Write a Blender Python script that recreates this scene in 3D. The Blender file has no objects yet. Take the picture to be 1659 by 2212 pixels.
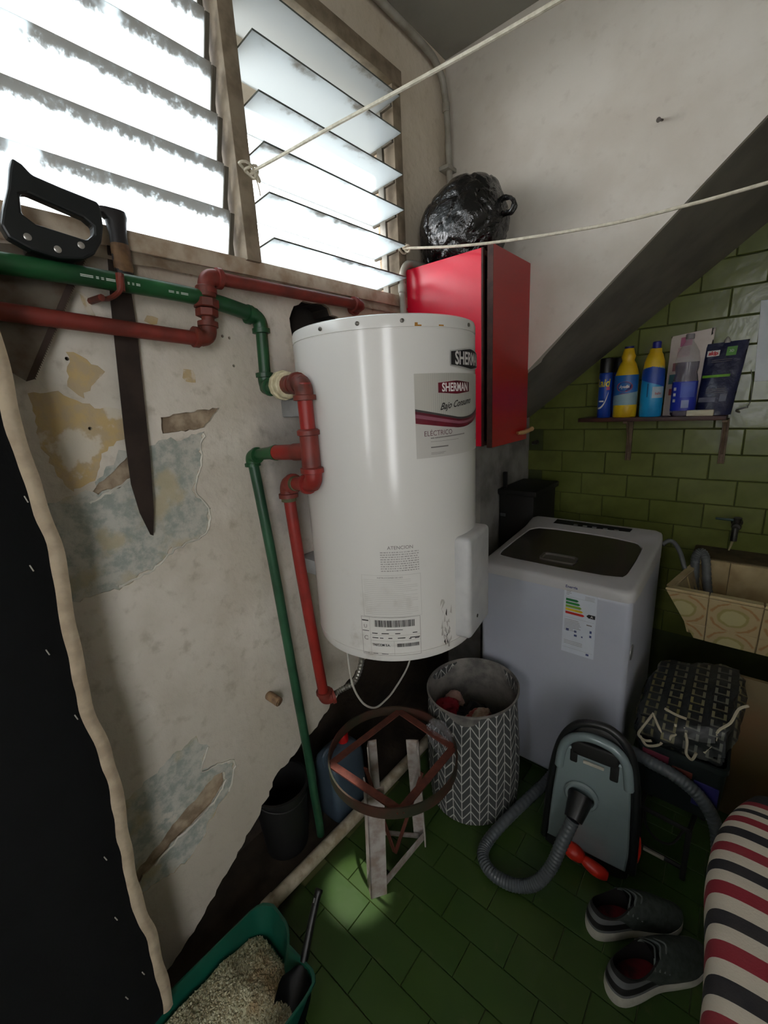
import bpy, bmesh, math, random
from mathutils import Vector, Matrix, noise
random.seed(7)
S = bpy.context.scene
COL = S.collection
V = Vector
PI = math.pi

# ------------------------------------------------------------------ camera
cd = bpy.data.cameras.new('camera')
cam = bpy.data.objects.new('camera', cd)
COL.objects.link(cam)
cr = V((0.76437684, 0.64239511, -0.05528618))
cu = V((-0.11759461, 0.22320285, 0.96765283))
cw = V((-0.63395548, 0.73315006, -0.24615329))
m = Matrix((cr, cu, -cw)).transposed().to_4x4()
m.translation = V((1.1, 0.0, 1.55))
cam.matrix_world = m
cd.sensor_fit = 'HORIZONTAL'
cd.sensor_width = 36
cd.lens = 36 * 925 / 1659
cd.clip_start = 0.02
S.camera = cam

# ------------------------------------------------------------------ world, sun patch spot, exposure
w = bpy.data.worlds.new('sky')
S.world = w
w.use_nodes = True
bg = w.node_tree.nodes['Background']
bg.inputs['Color'].default_value = (0.965, 0.98, 1.0, 1)
bg.inputs['Strength'].default_value = 9.0


def lamp(name, kind, loc, target, energy, color=(1, 1, 1), **kw):
    ld = bpy.data.lights.new(name, kind)
    ld.energy = energy
    ld.color = color
    for k, v in kw.items():
        setattr(ld, k, v)
    o = bpy.data.objects.new(name, ld)
    COL.objects.link(o)
    o.location = loc
    o.rotation_euler = (V(target) - V(loc)).to_track_quat('-Z', 'Y').to_euler()
    return o


# spot added just inside the window, standing in for sun by the iron stand
lamp('sun_patch_spot', 'SPOT', (0.045, 0.40, 2.56), (0.272, 0.695, 0.10), 300, (1.0, 0.95, 0.86), spot_size=math.radians(5.6), spot_blend=0.7, shadow_soft_size=0.015)
S.view_settings.view_transform = 'Standard'
S.view_settings.look = 'None'
S.view_settings.exposure = 0.0
S.view_settings.gamma = 1.0
S.view_settings.use_curve_mapping = False
S.cycles.use_denoising = True
S.cycles.max_bounces = 10
S.cycles.diffuse_bounces = 6
S.cycles.transparent_max_bounces = 16
S.cycles.caustics_reflective = False
S.cycles.caustics_refractive = False
S.cycles.sample_clamp_indirect = 8.0


# ------------------------------------------------------------------ materials
def lin(c):
    return tuple(((v / 255) / 12.92 if v / 255 <= 0.04045 else ((v / 255 + 0.055) / 1.055) ** 2.4) for v in c) + (1,)


class NT:
    def __init__(s, name):
        s.m = bpy.data.materials.new(name)
        s.m.use_nodes = True
        s.t = s.m.node_tree
        s.b = s.t.nodes['Principled BSDF']
        s.out = s.t.nodes['Material Output']
        s._c = {}

    def n(s, typ, **kw):
        x = s.t.nodes.new(typ)
        for k, v in kw.items():
            setattr(x, k, v)
        return x

    def put(s, sock, val):
        if hasattr(val, 'is_output') or isinstance(val, bpy.types.NodeSocket):
            s.t.links.new(val, sock)
        else:
            sock.default_value = val

    def math(s, op, a, b=None, c=None, clamp=False):
        x = s.n('ShaderNodeMath', operation=op)
        x.use_clamp = clamp
        for i, v in enumerate((a, b, c)):
            if v is not None:
                s.put(x.inputs[i], v)
        return x.outputs[0]

    def obj(s):
        if 'o' not in s._c:
            s._c['o'] = s.n('ShaderNodeTexCoord')
        return s._c['o'].outputs['Object']

    def uv(s):
        if 'u' not in s._c:
            s._c['u'] = s.n('ShaderNodeTexCoord')
        return s._c['u'].outputs['UV']

    def sep(s, v):
        x = s.n('ShaderNodeSeparateXYZ')
        s.put(x.inputs[0], v)
        return x.outputs

    def noise(s, scale, detail=4, vec=None, rough=0.55, dist=0.0):
        x = s.n('ShaderNodeTexNoise')
        s.put(x.inputs['Vector'], vec if vec is not None else s.obj())
        x.inputs['Scale'].default_value = scale
        x.inputs['Detail'].default_value = detail
        x.inputs['Roughness'].default_value = rough
        x.inputs['Distortion'].default_value = dist
        return x.outputs['Fac']

    def ramp(s, f, stops):
        x = s.n('ShaderNodeValToRGB')
        s.put(x.inputs[0], f)
        e = x.color_ramp.elements
        while len(e) < len(stops):
            e.new(0.5)
        for k, (p, c) in enumerate(stops):
            e[k].position = p
            e[k].color = c if len(c) == 4 else lin(c)
        return x.outputs['Color']

    def mix(s, f, a, b, mode='MIX'):
        x = s.n('ShaderNodeMix', data_type='RGBA', blend_type=mode)
        s.put(x.inputs[0], f)
        s.put(x.inputs[6], a)
        s.put(x.inputs[7], b)
        return x.outputs[2]

    def sm(s, v, a, b):
        x = s.n('ShaderNodeMapRange', interpolation_type='SMOOTHSTEP')
        s.put(x.inputs[0], v)
        x.inputs[1].default_value = a
        x.inputs[2].default_value = b
        return x.outputs[0]

    def bump(s, h, strength=0.3, dist=0.005):
        x = s.n('ShaderNodeBump')
        x.inputs['Strength'].default_value = strength
        x.inputs['Distance'].default_value = dist
        s.put(x.inputs['Height'], h)
        s.t.links.new(x.outputs[0], s.b.inputs['Normal'])

    def base(s, c, rough=0.5, metal=0.0, **kw):
        s.put(s.b.inputs['Base Color'], c)
        s.put(s.b.inputs['Roughness'], rough)
        s.b.inputs['Metallic'].default_value = metal
        for k, v in kw.items():
            s.put(s.b.inputs[k.replace('_', ' ')], v)
        return s.m


MATS = {}


def mat(name, c, rough=0.5, metal=0.0, var=None, scale=12, bump=0, bscale=60, bdist=0.002, **kw):
    """plain procedural material: colour c, mottled toward var by noise"""
    if name in MATS:
        return MATS[name]
    k = NT(name)
    col = lin(c)
    if var is None:
        var = tuple(max(0, v * 0.86) for v in c)
    col = k.mix(k.sm(k.noise(scale, 5), 0.35, 0.7), lin(c), lin(var))
    if bump:
        k.bump(k.noise(bscale, 4), bump, bdist)
    MATS[name] = k.base(col, rough, metal, **kw)
    return MATS[name]


# ------------------------------------------------------------------ geometry helpers
def NB():
    return bmesh.new()


def box(bm, lo, hi, bev=0.0, seg=2, M=None):
    r = bmesh.ops.create_cube(bm, size=1)
    vs = r['verts']
    lo, hi = V(lo), V(hi)
    for v in vs:
        v.co = V(((lo[i] + hi[i]) / 2 + v.co[i] * (hi[i] - lo[i]) for i in range(3)))
    es = list({e for v in vs for e in v.link_edges})
    if bev > 0:
        g = bmesh.ops.bevel(bm, geom=es, offset=bev, segments=seg, affect='EDGES', profile=0.5)
        vs = list({v for v in vs if v.is_valid} | set(g['verts']))
    if M is not None:
        bmesh.ops.transform(bm, matrix=M, verts=[v for v in vs if v.is_valid])
    return vs


def frames(pts, closed=False):
    n = len(pts)
    tan = []
    for i in range(n):
        a = pts[(i - 1) % n] if closed or i > 0 else pts[i]
        b = pts[(i + 1) % n] if closed or i < n - 1 else pts[i]
        t = (b - a)
        tan.append(t.normalized() if t.length > 1e-9 else V((0, 0, 1)))
    up = V((0, 0, 1)) if abs(tan[0].z) < 0.9 else V((1, 0, 0))
    nr = (up - tan[0] * up.dot(tan[0])).normalized()
    out = []
    for i in range(n):
        nr = nr - tan[i] * nr.dot(tan[i])
        nr = nr.normalized() if nr.length > 1e-6 else tan[i].orthogonal().normalized()
        out.append((tan[i], nr, tan[i].cross(nr)))
    return out


def tube(bm, pts, r, seg=12, closed=False, cap=True, prof=None):
    """sweep a circle (or prof, list of 2d points) along pts"""
    pts = [V(p) for p in pts]
    fr = frames(pts, closed)
    n = len(pts)
    rings = []
    for i, p in enumerate(pts):
        ri = r[i] if isinstance(r, (list, tuple)) else r
        pr = prof or [(math.cos(2 * PI * k / seg), math.sin(2 * PI * k / seg)) for k in range(seg)]
        rings.append([bm.verts.new(p + fr[i][1] * (a * ri) + fr[i][2] * (b * ri)) for a, b in pr])
    s = len(rings[0])
    for i in range(n if closed else n - 1):
        A, B = rings[i], rings[(i + 1) % n]
        for k in range(s):
            bm.faces.new((A[k], A[(k + 1) % s], B[(k + 1) % s], B[k]))
    if cap and not closed:
        bm.faces.new(rings[0][::-1])
        bm.faces.new(rings[-1])


def smooth_path(pts, sub=6, closed=False):
    pts = [V(p) for p in pts]
    n = len(pts)
    out = []
    for i in range(n if closed else n - 1):
        g = lambda k: pts[k % n] if closed else pts[max(0, min(n - 1, k))]
        a, b, c, d = g(i - 1), g(i), g(i + 1), g(i + 2)
        for k in range(sub):
            t = k / sub
            out.append(0.5 * ((2 * b) + (c - a) * t + (2 * a - 5 * b + 4 * c - d) * t * t + (3 * b - a - 3 * c + d) * t ** 3))
    if not closed:
        out.append(pts[-1])
    return out


def lathe(bm, prof, c=(0, 0, 0), seg=32, axis='Z', cap=True, M=None, uvl=None):
    c = V(c)
    rings = []
    for r, z in prof:
        ring = []
        for k in range(seg):
            a = 2 * PI * k / seg
            p = V((r * math.cos(a), r * math.sin(a), z))
            if axis == 'X':
                p = V((p.z, p.x, p.y))
            elif axis == 'Y':
                p = V((p.y, p.z, p.x))
            if M is not None:
                p = M @ p
            ring.append(bm.verts.new(p + c))
        rings.append(ring)
    fs = []
    for i in range(len(prof) - 1):
        for k in range(seg):
            try:
                f = bm.faces.new((rings[i][k], rings[i][(k + 1) % seg], rings[i + 1][(k + 1) % seg], rings[i + 1][k]))
                if uvl is not None:
                    us = (k / seg, (k + 1) / seg, (k + 1) / seg, k / seg)
                    zs = (prof[i][1], prof[i][1], prof[i + 1][1], prof[i + 1][1])
                    for l, u, z in zip(f.loops, us, zs):
                        l[uvl].uv = (u, z)
            except ValueError:
                pass
    if cap:
        if prof[0][0] > 1e-5:
            bm.faces.new(rings[0][::-1])
        if prof[-1][0] > 1e-5:
            bm.faces.new(rings[-1])


def prism(bm, poly, axis, a, b):
    """extrude 2d poly along axis from a to b; 2d = remaining axes in xyz order"""
    def P(u, v, t):
        q = [u, v]
        q.insert(axis, t)
        return V(q)
    A = [bm.verts.new(P(u, v, a)) for u, v in poly]
    B = [bm.verts.new(P(u, v, b)) for u, v in poly]
    n = len(poly)
    bm.faces.new(A[::-1])
    bm.faces.new(B)
    for i in range(n):
        bm.faces.new((A[i], A[(i + 1) % n], B[(i + 1) % n], B[i]))
    bmesh.ops.recalc_face_normals(bm, faces=bm.faces[:])


def grid(bm, fn, nu, nv, thick=None, closed_u=False, uvl=None):
    """surface from fn(u,v); thick = function or number giving a second skin along the normal"""
    g = [[bm.verts.new(V(fn(i / nu, j / nv))) for j in range(nv + 1)] for i in range(nu + (0 if closed_u else 1))]
    fs = []
    for i in range(nu):
        for j in range(nv):
            i2 = (i + 1) % len(g)
            f = bm.faces.new((g[i][j], g[i2][j], g[i2][j + 1], g[i][j + 1]))
            if uvl is not None:
                for l, u, v in zip(f.loops, (i, i + 1, i + 1, i), (j, j, j + 1, j + 1)):
                    l[uvl].uv = (u / nu, v / nv)
            fs.append(f)
    if thick:
        bmesh.ops.solidify(bm, geom=fs, thickness=thick)
    return g


def base_of(p):
    v = V((0, 0, 0))
    while p is not None:
        v += p.location
        p = p.parent
    return v


def mesh_obj(name, bm, ma, parent=None, smooth=True, ang=40, origin=None):
    """link a bmesh given in world coordinates as ONE mesh object"""
    o_w = base_of(parent) if parent else V(origin or (0, 0, 0))
    bmesh.ops.translate(bm, verts=bm.verts[:], vec=-o_w)
    me = bpy.data.meshes.new(name)
    bm.to_mesh(me)
    bm.free()
    mats = ma if isinstance(ma, (list, tuple)) else [ma]
    for x in mats:
        me.materials.append(x)
    if smooth:
        me.polygons.foreach_set('use_smooth', [True] * len(me.polygons))
        try:
            me.set_sharp_from_angle(angle=math.radians(ang))
        except Exception:
            pass
    o = bpy.data.objects.new(name, me)
    COL.objects.link(o)
    if parent:
        o.parent = parent
    else:
        o.location = o_w
    return o


def thing(name, label, cat, loc, group=None):
    o = bpy.data.objects.new(name, None)
    o.empty_display_size = 0.05
    COL.objects.link(o)
    o.location = loc
    o['label'] = label
    o['category'] = cat
    if group:
        o['group'] = group
    return o


def tag(o, label, cat, group=None):
    o['label'] = label
    o['category'] = cat
    if group:
        o['group'] = group
    return o


def struct(o, label=None):
    o['kind'] = 'structure'
    if label:
        o['label'] = label
    return o


def sroot(name, loc=(0, 0, 0)):
    o = bpy.data.objects.new(name, None)
    COL.objects.link(o)
    o.location = loc
    o['kind'] = 'structure'
    return o


def text_bm(body, size, bold=0.0, sx=1.0, shear=0.0, depth=0.0, align='CENTER'):
    cu_ = bpy.data.curves.new('text', 'FONT')
    cu_.body = body
    cu_.size = size
    cu_.align_x = align
    cu_.align_y = 'CENTER'
    cu_.resolution_u = 3
    cu_.offset = bold
    cu_.shear = shear
    cu_.extrude = depth
    o = bpy.data.objects.new('text', cu_)
    COL.objects.link(o)
    bpy.context.view_layer.update()
    dg = bpy.context.evaluated_depsgraph_get()
    me = bpy.data.meshes.new_from_object(o.evaluated_get(dg))
    bm = bmesh.new()
    bm.from_mesh(me)
    bpy.data.objects.remove(o)
    bpy.data.curves.remove(cu_)
    bpy.data.meshes.remove(me)
    for v in bm.verts:
        v.co.x *= sx
    return bm


def wrap(bm, c, R, th0, z0, skew=0.0):
    """bend flat xy shapes onto a vertical cylinder; th0 in radians"""
    for v in bm.verts:
        x, y, z = v.co
        a = th0 + x / R
        v.co = V((c[0] + (R + z) * math.cos(a), c[1] + (R + z) * math.sin(a), z0 + y + skew * x))


def place(bm, loc, X, Y):
    X, Y = V(X).normalized(), V(Y).normalized()
    Z = X.cross(Y)
    for v in bm.verts:
        v.co = V(loc) + X * v.co.x + Y * v.co.y + Z * v.co.z


def rects(rs, z=0.0, nx=1):
    """flat bmesh of rectangles (x0,y0,x1,y1), subdivided nx times in x so they can be wrapped"""
    bm = NB()
    for x0, y0, x1, y1 in rs:
        k = max(1, int(nx * 1)) if nx else 1
        for i in range(k):
            a = x0 + (x1 - x0) * i / k
            b = x0 + (x1 - x0) * (i + 1) / k
            bm.faces.new([bm.verts.new((a, y0, z)), bm.verts.new((b, y0, z)), bm.verts.new((b, y1, z)), bm.verts.new((a, y1, z))])
    bmesh.ops.remove_doubles(bm, verts=bm.verts[:], dist=1e-6)
    return bm


def ragged(poly, amp=0.006, step=0.012, seed=0, skip=()):
    """subdivide a closed polygon and roughen it"""
    out = []
    n = len(poly)
    for i in range(n):
        a, b = V(poly[i]), V(poly[(i + 1) % n])
        k = 1 if i in skip else max(1, int((b - a).length / step))
        d = (b - a)
        pn = V((-d.y, d.x)).normalized() if d.length else V((0, 0))
        for j in range(k):
            p = a + d * (j / k)
            if i not in skip or j:
                q = noise.noise(V((p.x * 45 + seed, p.y * 45, seed * 3.1))) + 0.6 * noise.noise(V((p.x * 130 + seed, p.y * 130, seed)))
                p = p + pn * (amp * q * 1.6)
            out.append((p.x, p.y))
    return out


def cut(o, bms):
    """carve bmesh volumes out of a mesh object and bake the result"""
    tmp = []
    for bm in bms:
        me = bpy.data.meshes.new('cutter')
        bm.to_mesh(me)
        bm.free()
        c = bpy.data.objects.new('cutter', me)
        COL.objects.link(c)
        md = o.modifiers.new('b', 'BOOLEAN')
        md.operation = 'DIFFERENCE'
        md.solver = 'EXACT'
        md.use_self = False
        md.object = c
        tmp.append(c)
    bpy.context.view_layer.update()
    dg = bpy.context.evaluated_depsgraph_get()
    me = bpy.data.meshes.new_from_object(o.evaluated_get(dg))
    o.modifiers.clear()
    old = o.data
    o.data = me
    bpy.data.meshes.remove(old)
    for c in tmp:
        d = c.data
        bpy.data.objects.remove(c)
        bpy.data.meshes.remove(d)


# ================================================================== SETTING
# ---- wall plaster: paint layers are told apart by how deep the surface has come off
k = NT('peeling_plaster')
ox, oy, oz = k.sep(k.obj())
big = k.noise(2.6, 6)
fine = k.noise(22, 6)
paint = k.mix(k.sm(big, 0.38, 0.62), lin((224, 216, 204)), lin((202, 193, 178)))
paint = k.mix(k.math('MULTIPLY', k.sm(fine, 0.52, 0.75), 0.55), paint, lin((160, 150, 130)))
# damp, dirtier plaster low down and rusty grime under the window frame
low = k.sm(k.math('ADD', oz, k.math('MULTIPLY', big, 0.5)), 1.5, 0.55)
paint = k.mix(k.math('MULTIPLY', low, 0.55), paint, lin((184, 175, 160)))
gr = k.math('MULTIPLY', k.sm(k.math('ADD', oz, k.math('MULTIPLY', k.noise(9, 5), 0.13)), 1.86, 2.0), k.sm(oz, 2.2, 1.95))
paint = k.mix(k.math('MULTIPLY', gr, 0.75), paint, lin((146, 122, 100)))
rgt = k.math('MULTIPLY', k.sm(k.math('ADD', oy, k.math('MULTIPLY', k.noise(7, 5), 0.35)), 0.98, 1.25), k.sm(oz, 1.2, 1.6))
paint = k.mix(k.math('MULTIPLY', rgt, 0.5), paint, lin((192, 176, 150)))
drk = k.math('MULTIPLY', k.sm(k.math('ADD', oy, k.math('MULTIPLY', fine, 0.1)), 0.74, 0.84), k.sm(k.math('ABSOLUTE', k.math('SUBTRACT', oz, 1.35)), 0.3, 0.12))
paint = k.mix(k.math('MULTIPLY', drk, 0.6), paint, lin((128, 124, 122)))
rustl = k.math('MULTIPLY', k.sm(k.math('ADD', k.noise(16, 6), k.math('MULTIPLY', k.math('ABSOLUTE', k.math('SUBTRACT', oz, 1.892)), -9.0)), 0.44, 0.58), 0.85)
paint = k.mix(rustl, paint, lin((126, 80, 48)))
ochre = k.mix(k.sm(k.noise(30, 6), 0.36, 0.6), lin((198, 172, 122)), lin((186, 166, 132)))
ochre = k.mix(k.sm(k.noise(13, 6), 0.52, 0.60), ochre, lin((212, 202, 184)))
blue = k.mix(k.sm(k.noise(24, 8, rough=0.7), 0.38, 0.60), lin((156, 162, 154)), lin((196, 194, 184)))
blue = k.mix(k.math('MULTIPLY', k.sm(k.noise(8, 6), 0.52, 0.64), 0.8), blue, lin((186, 174, 142)))
blue = k.mix(k.sm(k.noise(6, 8, rough=0.7), 0.58, 0.63), blue, lin((208, 202, 190)))
brown = k.mix(k.sm(fine, 0.35, 0.65), lin((132, 114, 94)), lin((180, 162, 138)))
d1 = k.math('LESS_THAN', ox, -0.0004)
d2 = k.math('LESS_THAN', ox, -0.0016)
d3 = k.math('LESS_THAN', ox, -0.006)
c = k.mix(d1, paint, ochre)
c = k.mix(d2, c, blue)
c = k.mix(d3, c, brown)
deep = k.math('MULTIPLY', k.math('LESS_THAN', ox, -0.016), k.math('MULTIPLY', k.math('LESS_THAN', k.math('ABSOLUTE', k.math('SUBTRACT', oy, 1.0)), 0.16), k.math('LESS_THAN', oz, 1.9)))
c = k.mix(deep, c, lin((40, 34, 30)))  # shade inside the wall hole put into the colour
hh = k.math('ADD', k.math('MULTIPLY', k.noise(7, 6), 1.0), k.math('ADD', k.math('MULTIPLY', fine, 0.35), k.math('MULTIPLY', k.noise(48, 5), 0.22)))
k.bump(hh, 0.8, 0.009)
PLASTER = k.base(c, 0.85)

lw = NB()
edge = [(0.10, 0.0), (0.205, 0.005), (0.265, 0.036), (0.346, 0.086), (0.474, 0.192), (0.552, 0.25), (0.64, 0.347), (0.838, 0.416), (0.94, 0.473), (1.15, 0.56), (1.5, 0.62), (1.9, 0.64)]
rag = ragged(edge, 0.007, 0.014, 4, skip=(len(edge) - 1,))
rag = [p for p in rag if p[0] <= 1.9]
poly = [(-2.1, 0.0)] + rag + [(1.9, 0.64), (1.9, 2.86), (-2.1, 2.86)]
# drop duplicate neighbours
pp = []
for p in poly:
    if not pp or (V(p) - V(pp[-1])).length > 1e-4:
        pp.append(p)
prism(lw, pp, 0, -0.11, 0.0)
left = struct(mesh_obj('wall_left', lw, PLASTER, smooth=False), 'old white plaster wall with peeling patches under the louvre window')


def pocket(polys, depth, seed=1, amp=0.006, step=0.01):
    bm = NB()
    for i, p in enumerate(polys):
        prism(bm, ragged(p, amp, step, seed + i), 0, -depth, 0.02)
    bmesh.ops.recalc_face_normals(bm, faces=bm.faces[:])
    return bm


win = NB()
box(win, (-0.2, -1.0, 1.925), (0.1, 1.46, 2.66))
hole = NB()
prism(hole, ragged([(0.90, 1.70), (0.885, 1.79), (0.91, 1.85), (0.97, 1.865), (1.06, 1.86), (1.12, 1.80), (1.10, 1.70), (1.0, 1.66)], 0.012, 0.02, 3), 0, -0.09, 0.02)
och = pocket([
    [(0.22, 1.605), (0.27, 1.61), (0.33, 1.575), (0.39, 1.56), (0.40, 1.505), (0.34, 1.49), (0.30, 1.42), (0.25, 1.40), (0.22, 1.50)],
    [(0.30, 1.69), (0.335, 1.675), (0.36, 1.655), (0.335, 1.63), (0.315, 1.595), (0.29, 1.62)],
    [(0.34, 1.81), (0.362, 1.80), (0.372, 1.77), (0.40, 1.75), (0.395, 1.735), (0.36, 1.75)],
    [(0.475, 1.775), (0.50, 1.773), (0.495, 1.76), (0.47, 1.762)],
    [(0.54, 1.66), (0.565, 1.657), (0.565, 1.635), (0.545, 1.63)]], 0.0010, 11, 0.007)
blu = pocket([
    [(0.20, 1.385), (0.29, 1.395), (0.36, 1.475), (0.44, 1.485), (0.565, 1.505), (0.55, 1.42), (0.515, 1.36), (0.545, 1.30), (0.54, 1.25), (0.50, 1.225), (0.44, 1.215), (0.38, 1.18), (0.30, 1.165), (0.20, 1.165)],
    [(0.12, 0.60), (0.24, 0.62), (0.32, 0.65), (0.40, 0.665), (0.43, 0.61), (0.40, 0.55), (0.455, 0.535), (0.50, 0.50), (0.47, 0.42), (0.40, 0.37), (0.33, 0.30), (0.22, 0.31), (0.12, 0.33)]], 0.0030, 31, 0.008)
brn = pocket([
    [(0.465, 1.548), (0.54, 1.556), (0.622, 1.562), (0.598, 1.538), (0.572, 1.515), (0.50, 1.508), (0.46, 1.508)],
    [(0.29, 1.398), (0.325, 1.425), (0.375, 1.462), (0.405, 1.470), (0.40, 1.428), (0.345, 1.398), (0.30, 1.385)],
    [(0.17, 0.38), (0.25, 0.415), (0.31, 0.452), (0.38, 0.475), (0.435, 0.502), (0.46, 0.495), (0.462, 0.462), (0.42, 0.425), (0.36, 0.405), (0.30, 0.395), (0.24, 0.37), (0.18, 0.345)]], 0.011, 51, 0.004)
scr = NB()
for y, z in ((0.299, 1.675), (0.682, 1.671), (0.313, 1.532), (0.705, 1.40), (0.66, 1.745), (0.68, 1.742)):
    lathe(scr, [(0.004, -0.03), (0.004, 0.02)], (0, y, z), 10, 'X')
cut(left, [win, hole, och, blu, brn, scr])

flake = mat('paint_flake', (226, 222, 210), 0.8)
for pts in ([(0.565, 1.50), (0.545, 1.42), (0.52, 1.36), (0.547, 1.30), (0.54, 1.25), (0.50, 1.225), (0.44, 1.215), (0.38, 1.18), (0.30, 1.165)],
            [(0.24, 0.37), (0.30, 0.395), (0.36, 0.405), (0.42, 0.425), (0.462, 0.462), (0.46, 0.495)],
            [(0.43, 0.61), (0.40, 0.55), (0.455, 0.535), (0.50, 0.50), (0.47, 0.42)],
            [(0.28, 1.372), (0.34, 1.395), (0.39, 1.42)]):
    b = NB()
    sp = smooth_path([(0.001, y, z) for y, z in pts], 7)
    sp = [p + V((0, noise.noise(p * 60), noise.noise(p * 60 + V((9, 0, 0))))) * 0.007 for p in sp]
    tube(b, sp, [0.0020 + 0.0032 * abs(noise.noise(p * 40)) for p in sp], 5)
    mesh_obj('paint_flake', b, flake, left)

b = NB()
box(b, (-0.34, -2.1, -0.05), (-0.14, 1.9, 1.2))
box(b, (-0.34, -2.1, 0.68), (-0.105, 1.93, 1.2))
box(b, (-0.34, 1.9, -0.05), (-0.105, 1.96, 1.2))
struct(mesh_obj('wall_recess', b, mat('damp_earth', (58, 48, 38), 0.95, var=(38, 32, 26), bump=0.6, bscale=18, bdist=0.02), smooth=False), 'dark damp hollow behind the broken plaster edge')

# outside skin of the left wall, so no daylight leaks in below
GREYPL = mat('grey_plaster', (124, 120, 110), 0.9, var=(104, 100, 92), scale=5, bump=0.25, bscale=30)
k = NT('white_plaster')
zz = k.sep(k.obj())[2]
c = k.mix(k.sm(k.noise(3, 6), 0.35, 0.65), lin((206, 200, 190)), lin((192, 184, 172)))
c = k.mix(k.math('MULTIPLY', k.sm(k.noise(26, 6), 0.55, 0.8), 0.35), c, lin((168, 158, 146)))
k.bump(k.math('ADD', k.noise(5, 5), k.math('MULTIPLY', k.noise(40, 4), 0.3)), 0.3, 0.006)
WHITEPL = k.base(c, 0.85)

# stair flank wall with a sloping lower edge
b = NB()
zs = lambda x: 1.306 + 0.93 * x
prism(b, [(-0.11, zs(-0.11)), (-0.11, 2.86), (2.45, 2.86)] + ([(2.45, zs(1.66))] if False else [(1.66, zs(1.66))]), 1, 1.80, 1.90)
struct(mesh_obj('wall_back', b, WHITEPL, smooth=False), 'white flank wall of the stair above the sloping soffit')
# soffit under the stair
def soffit_z(x, y):
    t = (y - 1.8) / 0.7
    return (1 - t) * zs(x) + t * (1.344 + 0.78 * x) + 0.003 * noise.noise(V((x * 6, y * 6, 1))) + 0.014 * max(0.0, 1 - (y - 1.801) / 0.03) ** 2


b = NB()
ys_ = [1.801, 1.806, 1.813, 1.822, 1.834] + [1.86 + 0.08 * i for i in range(10)]
lo_ = [[b.verts.new((2.0 * i / 30, y, soffit_z(2.0 * i / 30, y))) for y in ys_] for i in range(31)]
hi_ = [[b.verts.new((2.0 * i / 30, y, soffit_z(2.0 * i / 30, y) + 0.09)) for y in ys_] for i in range(31)]
for G, fl_ in ((lo_, False), (hi_, True)):
    for i in range(30):
        for j in range(len(ys_) - 1):
            q = [G[i][j], G[i][j + 1], G[i + 1][j + 1], G[i + 1][j]]
            b.faces.new(q if not fl_ else q[::-1])
for i in range(30):
    for j in (0, len(ys_) - 1):
        b.faces.new((lo_[i][j], lo_[i + 1][j], hi_[i + 1][j], hi_[i][j]))
for j in range(len(ys_) - 1):
    for i in (0, 30):
        b.faces.new((lo_[i][j], lo_[i][j + 1], hi_[i][j + 1], hi_[i][j]))
bmesh.ops.recalc_face_normals(b, faces=b.faces[:])
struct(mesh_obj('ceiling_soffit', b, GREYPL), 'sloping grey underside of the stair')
b = NB()
box(b, (-0.45, -2.1, 2.85), (2.5, 2.75, 2.99))
struct(mesh_obj('ceiling', b, mat('ceiling_plaster', (150, 148, 140), 0.9, var=(128, 126, 118), scale=3, bump=0.2), smooth=False), 'grey plaster ceiling')

b = NB()
box(b, (-0.11, 1.9, 0.0), (0.10, 2.75, 1.45))
struct(mesh_obj('wall_understair', b, mat('plain_plaster', (150, 148, 142), 0.9, var=(110, 108, 104), scale=6), smooth=False), 'plaster end wall under the stair')
# two narrow openings behind the camera let the rest of the daylight in
b = NB()
for lo, hi in (((2.35, -2.1, 0), (2.5, -1.75, 2.9)), ((2.35, -0.92, 0), (2.5, 2.75, 2.9)), ((2.35, -1.75, 2.35), (2.5, -0.92, 2.9)), ((2.35, -1.75, 0), (2.5, -0.92, 0.8))):
    box(b, lo, hi)
struct(mesh_obj('wall_right', b, WHITEPL, smooth=False))
b = NB()
for lo, hi in (((-0.45, -2.25, 0), (0.95, -2.1, 2.9)), ((1.25, -2.25, 0), (2.5, -2.1, 2.9)), ((0.95, -2.25, 2.6), (1.25, -2.1, 2.9)), ((0.95, -2.25, 0), (1.25, -2.1, 1.1))):
    box(b, lo, hi)
struct(mesh_obj('wall_rear', b, WHITEPL, smooth=False))

# tiled wall
grout = mat('dark_grout', (66, 74, 38), 0.9)
b = NB()
box(b, (-0.11, 2.506, -0.05), (2.5, 2.75, 2.9))
tw = struct(mesh_obj('wall_tiled', b, grout, smooth=False), 'wall of olive green glazed tiles under the stair')
k = NT('olive_glaze')
oi = k.n('ShaderNodeObjectInfo')
c = k.mix(k.sm(k.noise(9, 5), 0.3, 0.7), lin((96, 104, 53)), lin((110, 117, 62)))
c = k.mix(k.math('MULTIPLY', oi.outputs['Random'], 0.5), c, lin((90, 100, 48)))
k.bump(k.noise(14, 3), 0.25, 0.006)
GLAZE = k.base(c, 0.2)


def tile_mesh(name, wx, wy, th, ma, bev=0.004):
    bm = NB()
    x, y = wx / 2, wy / 2
    a = [bm.verts.new(p) for p in ((-x, -y, 0), (x, -y, 0), (x, y, 0), (-x, y, 0))]
    c_ = [bm.verts.new(p) for p in ((-x + bev * .3, -y + bev * .3, th * .7), (x - bev * .3, -y + bev * .3, th * .7), (x - bev * .3, y - bev * .3, th * .7), (-x + bev * .3, y - bev * .3, th * .7))]
    d = [bm.verts.new(p) for p in ((-x + bev, -y + bev, th), (x - bev, -y + bev, th), (x - bev, y - bev, th), (-x + bev, y - bev, th))]
    for A, B in ((a, c_), (c_, d)):
        for i in range(4):
            bm.faces.new((A[i], A[(i + 1) % 4], B[(i + 1) % 4], B[i]))
    bm.faces.new(d)
    me = bpy.data.meshes.new(name)
    bm.to_mesh(me)
    bm.free()
    me.materials.append(ma)
    return me


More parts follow.
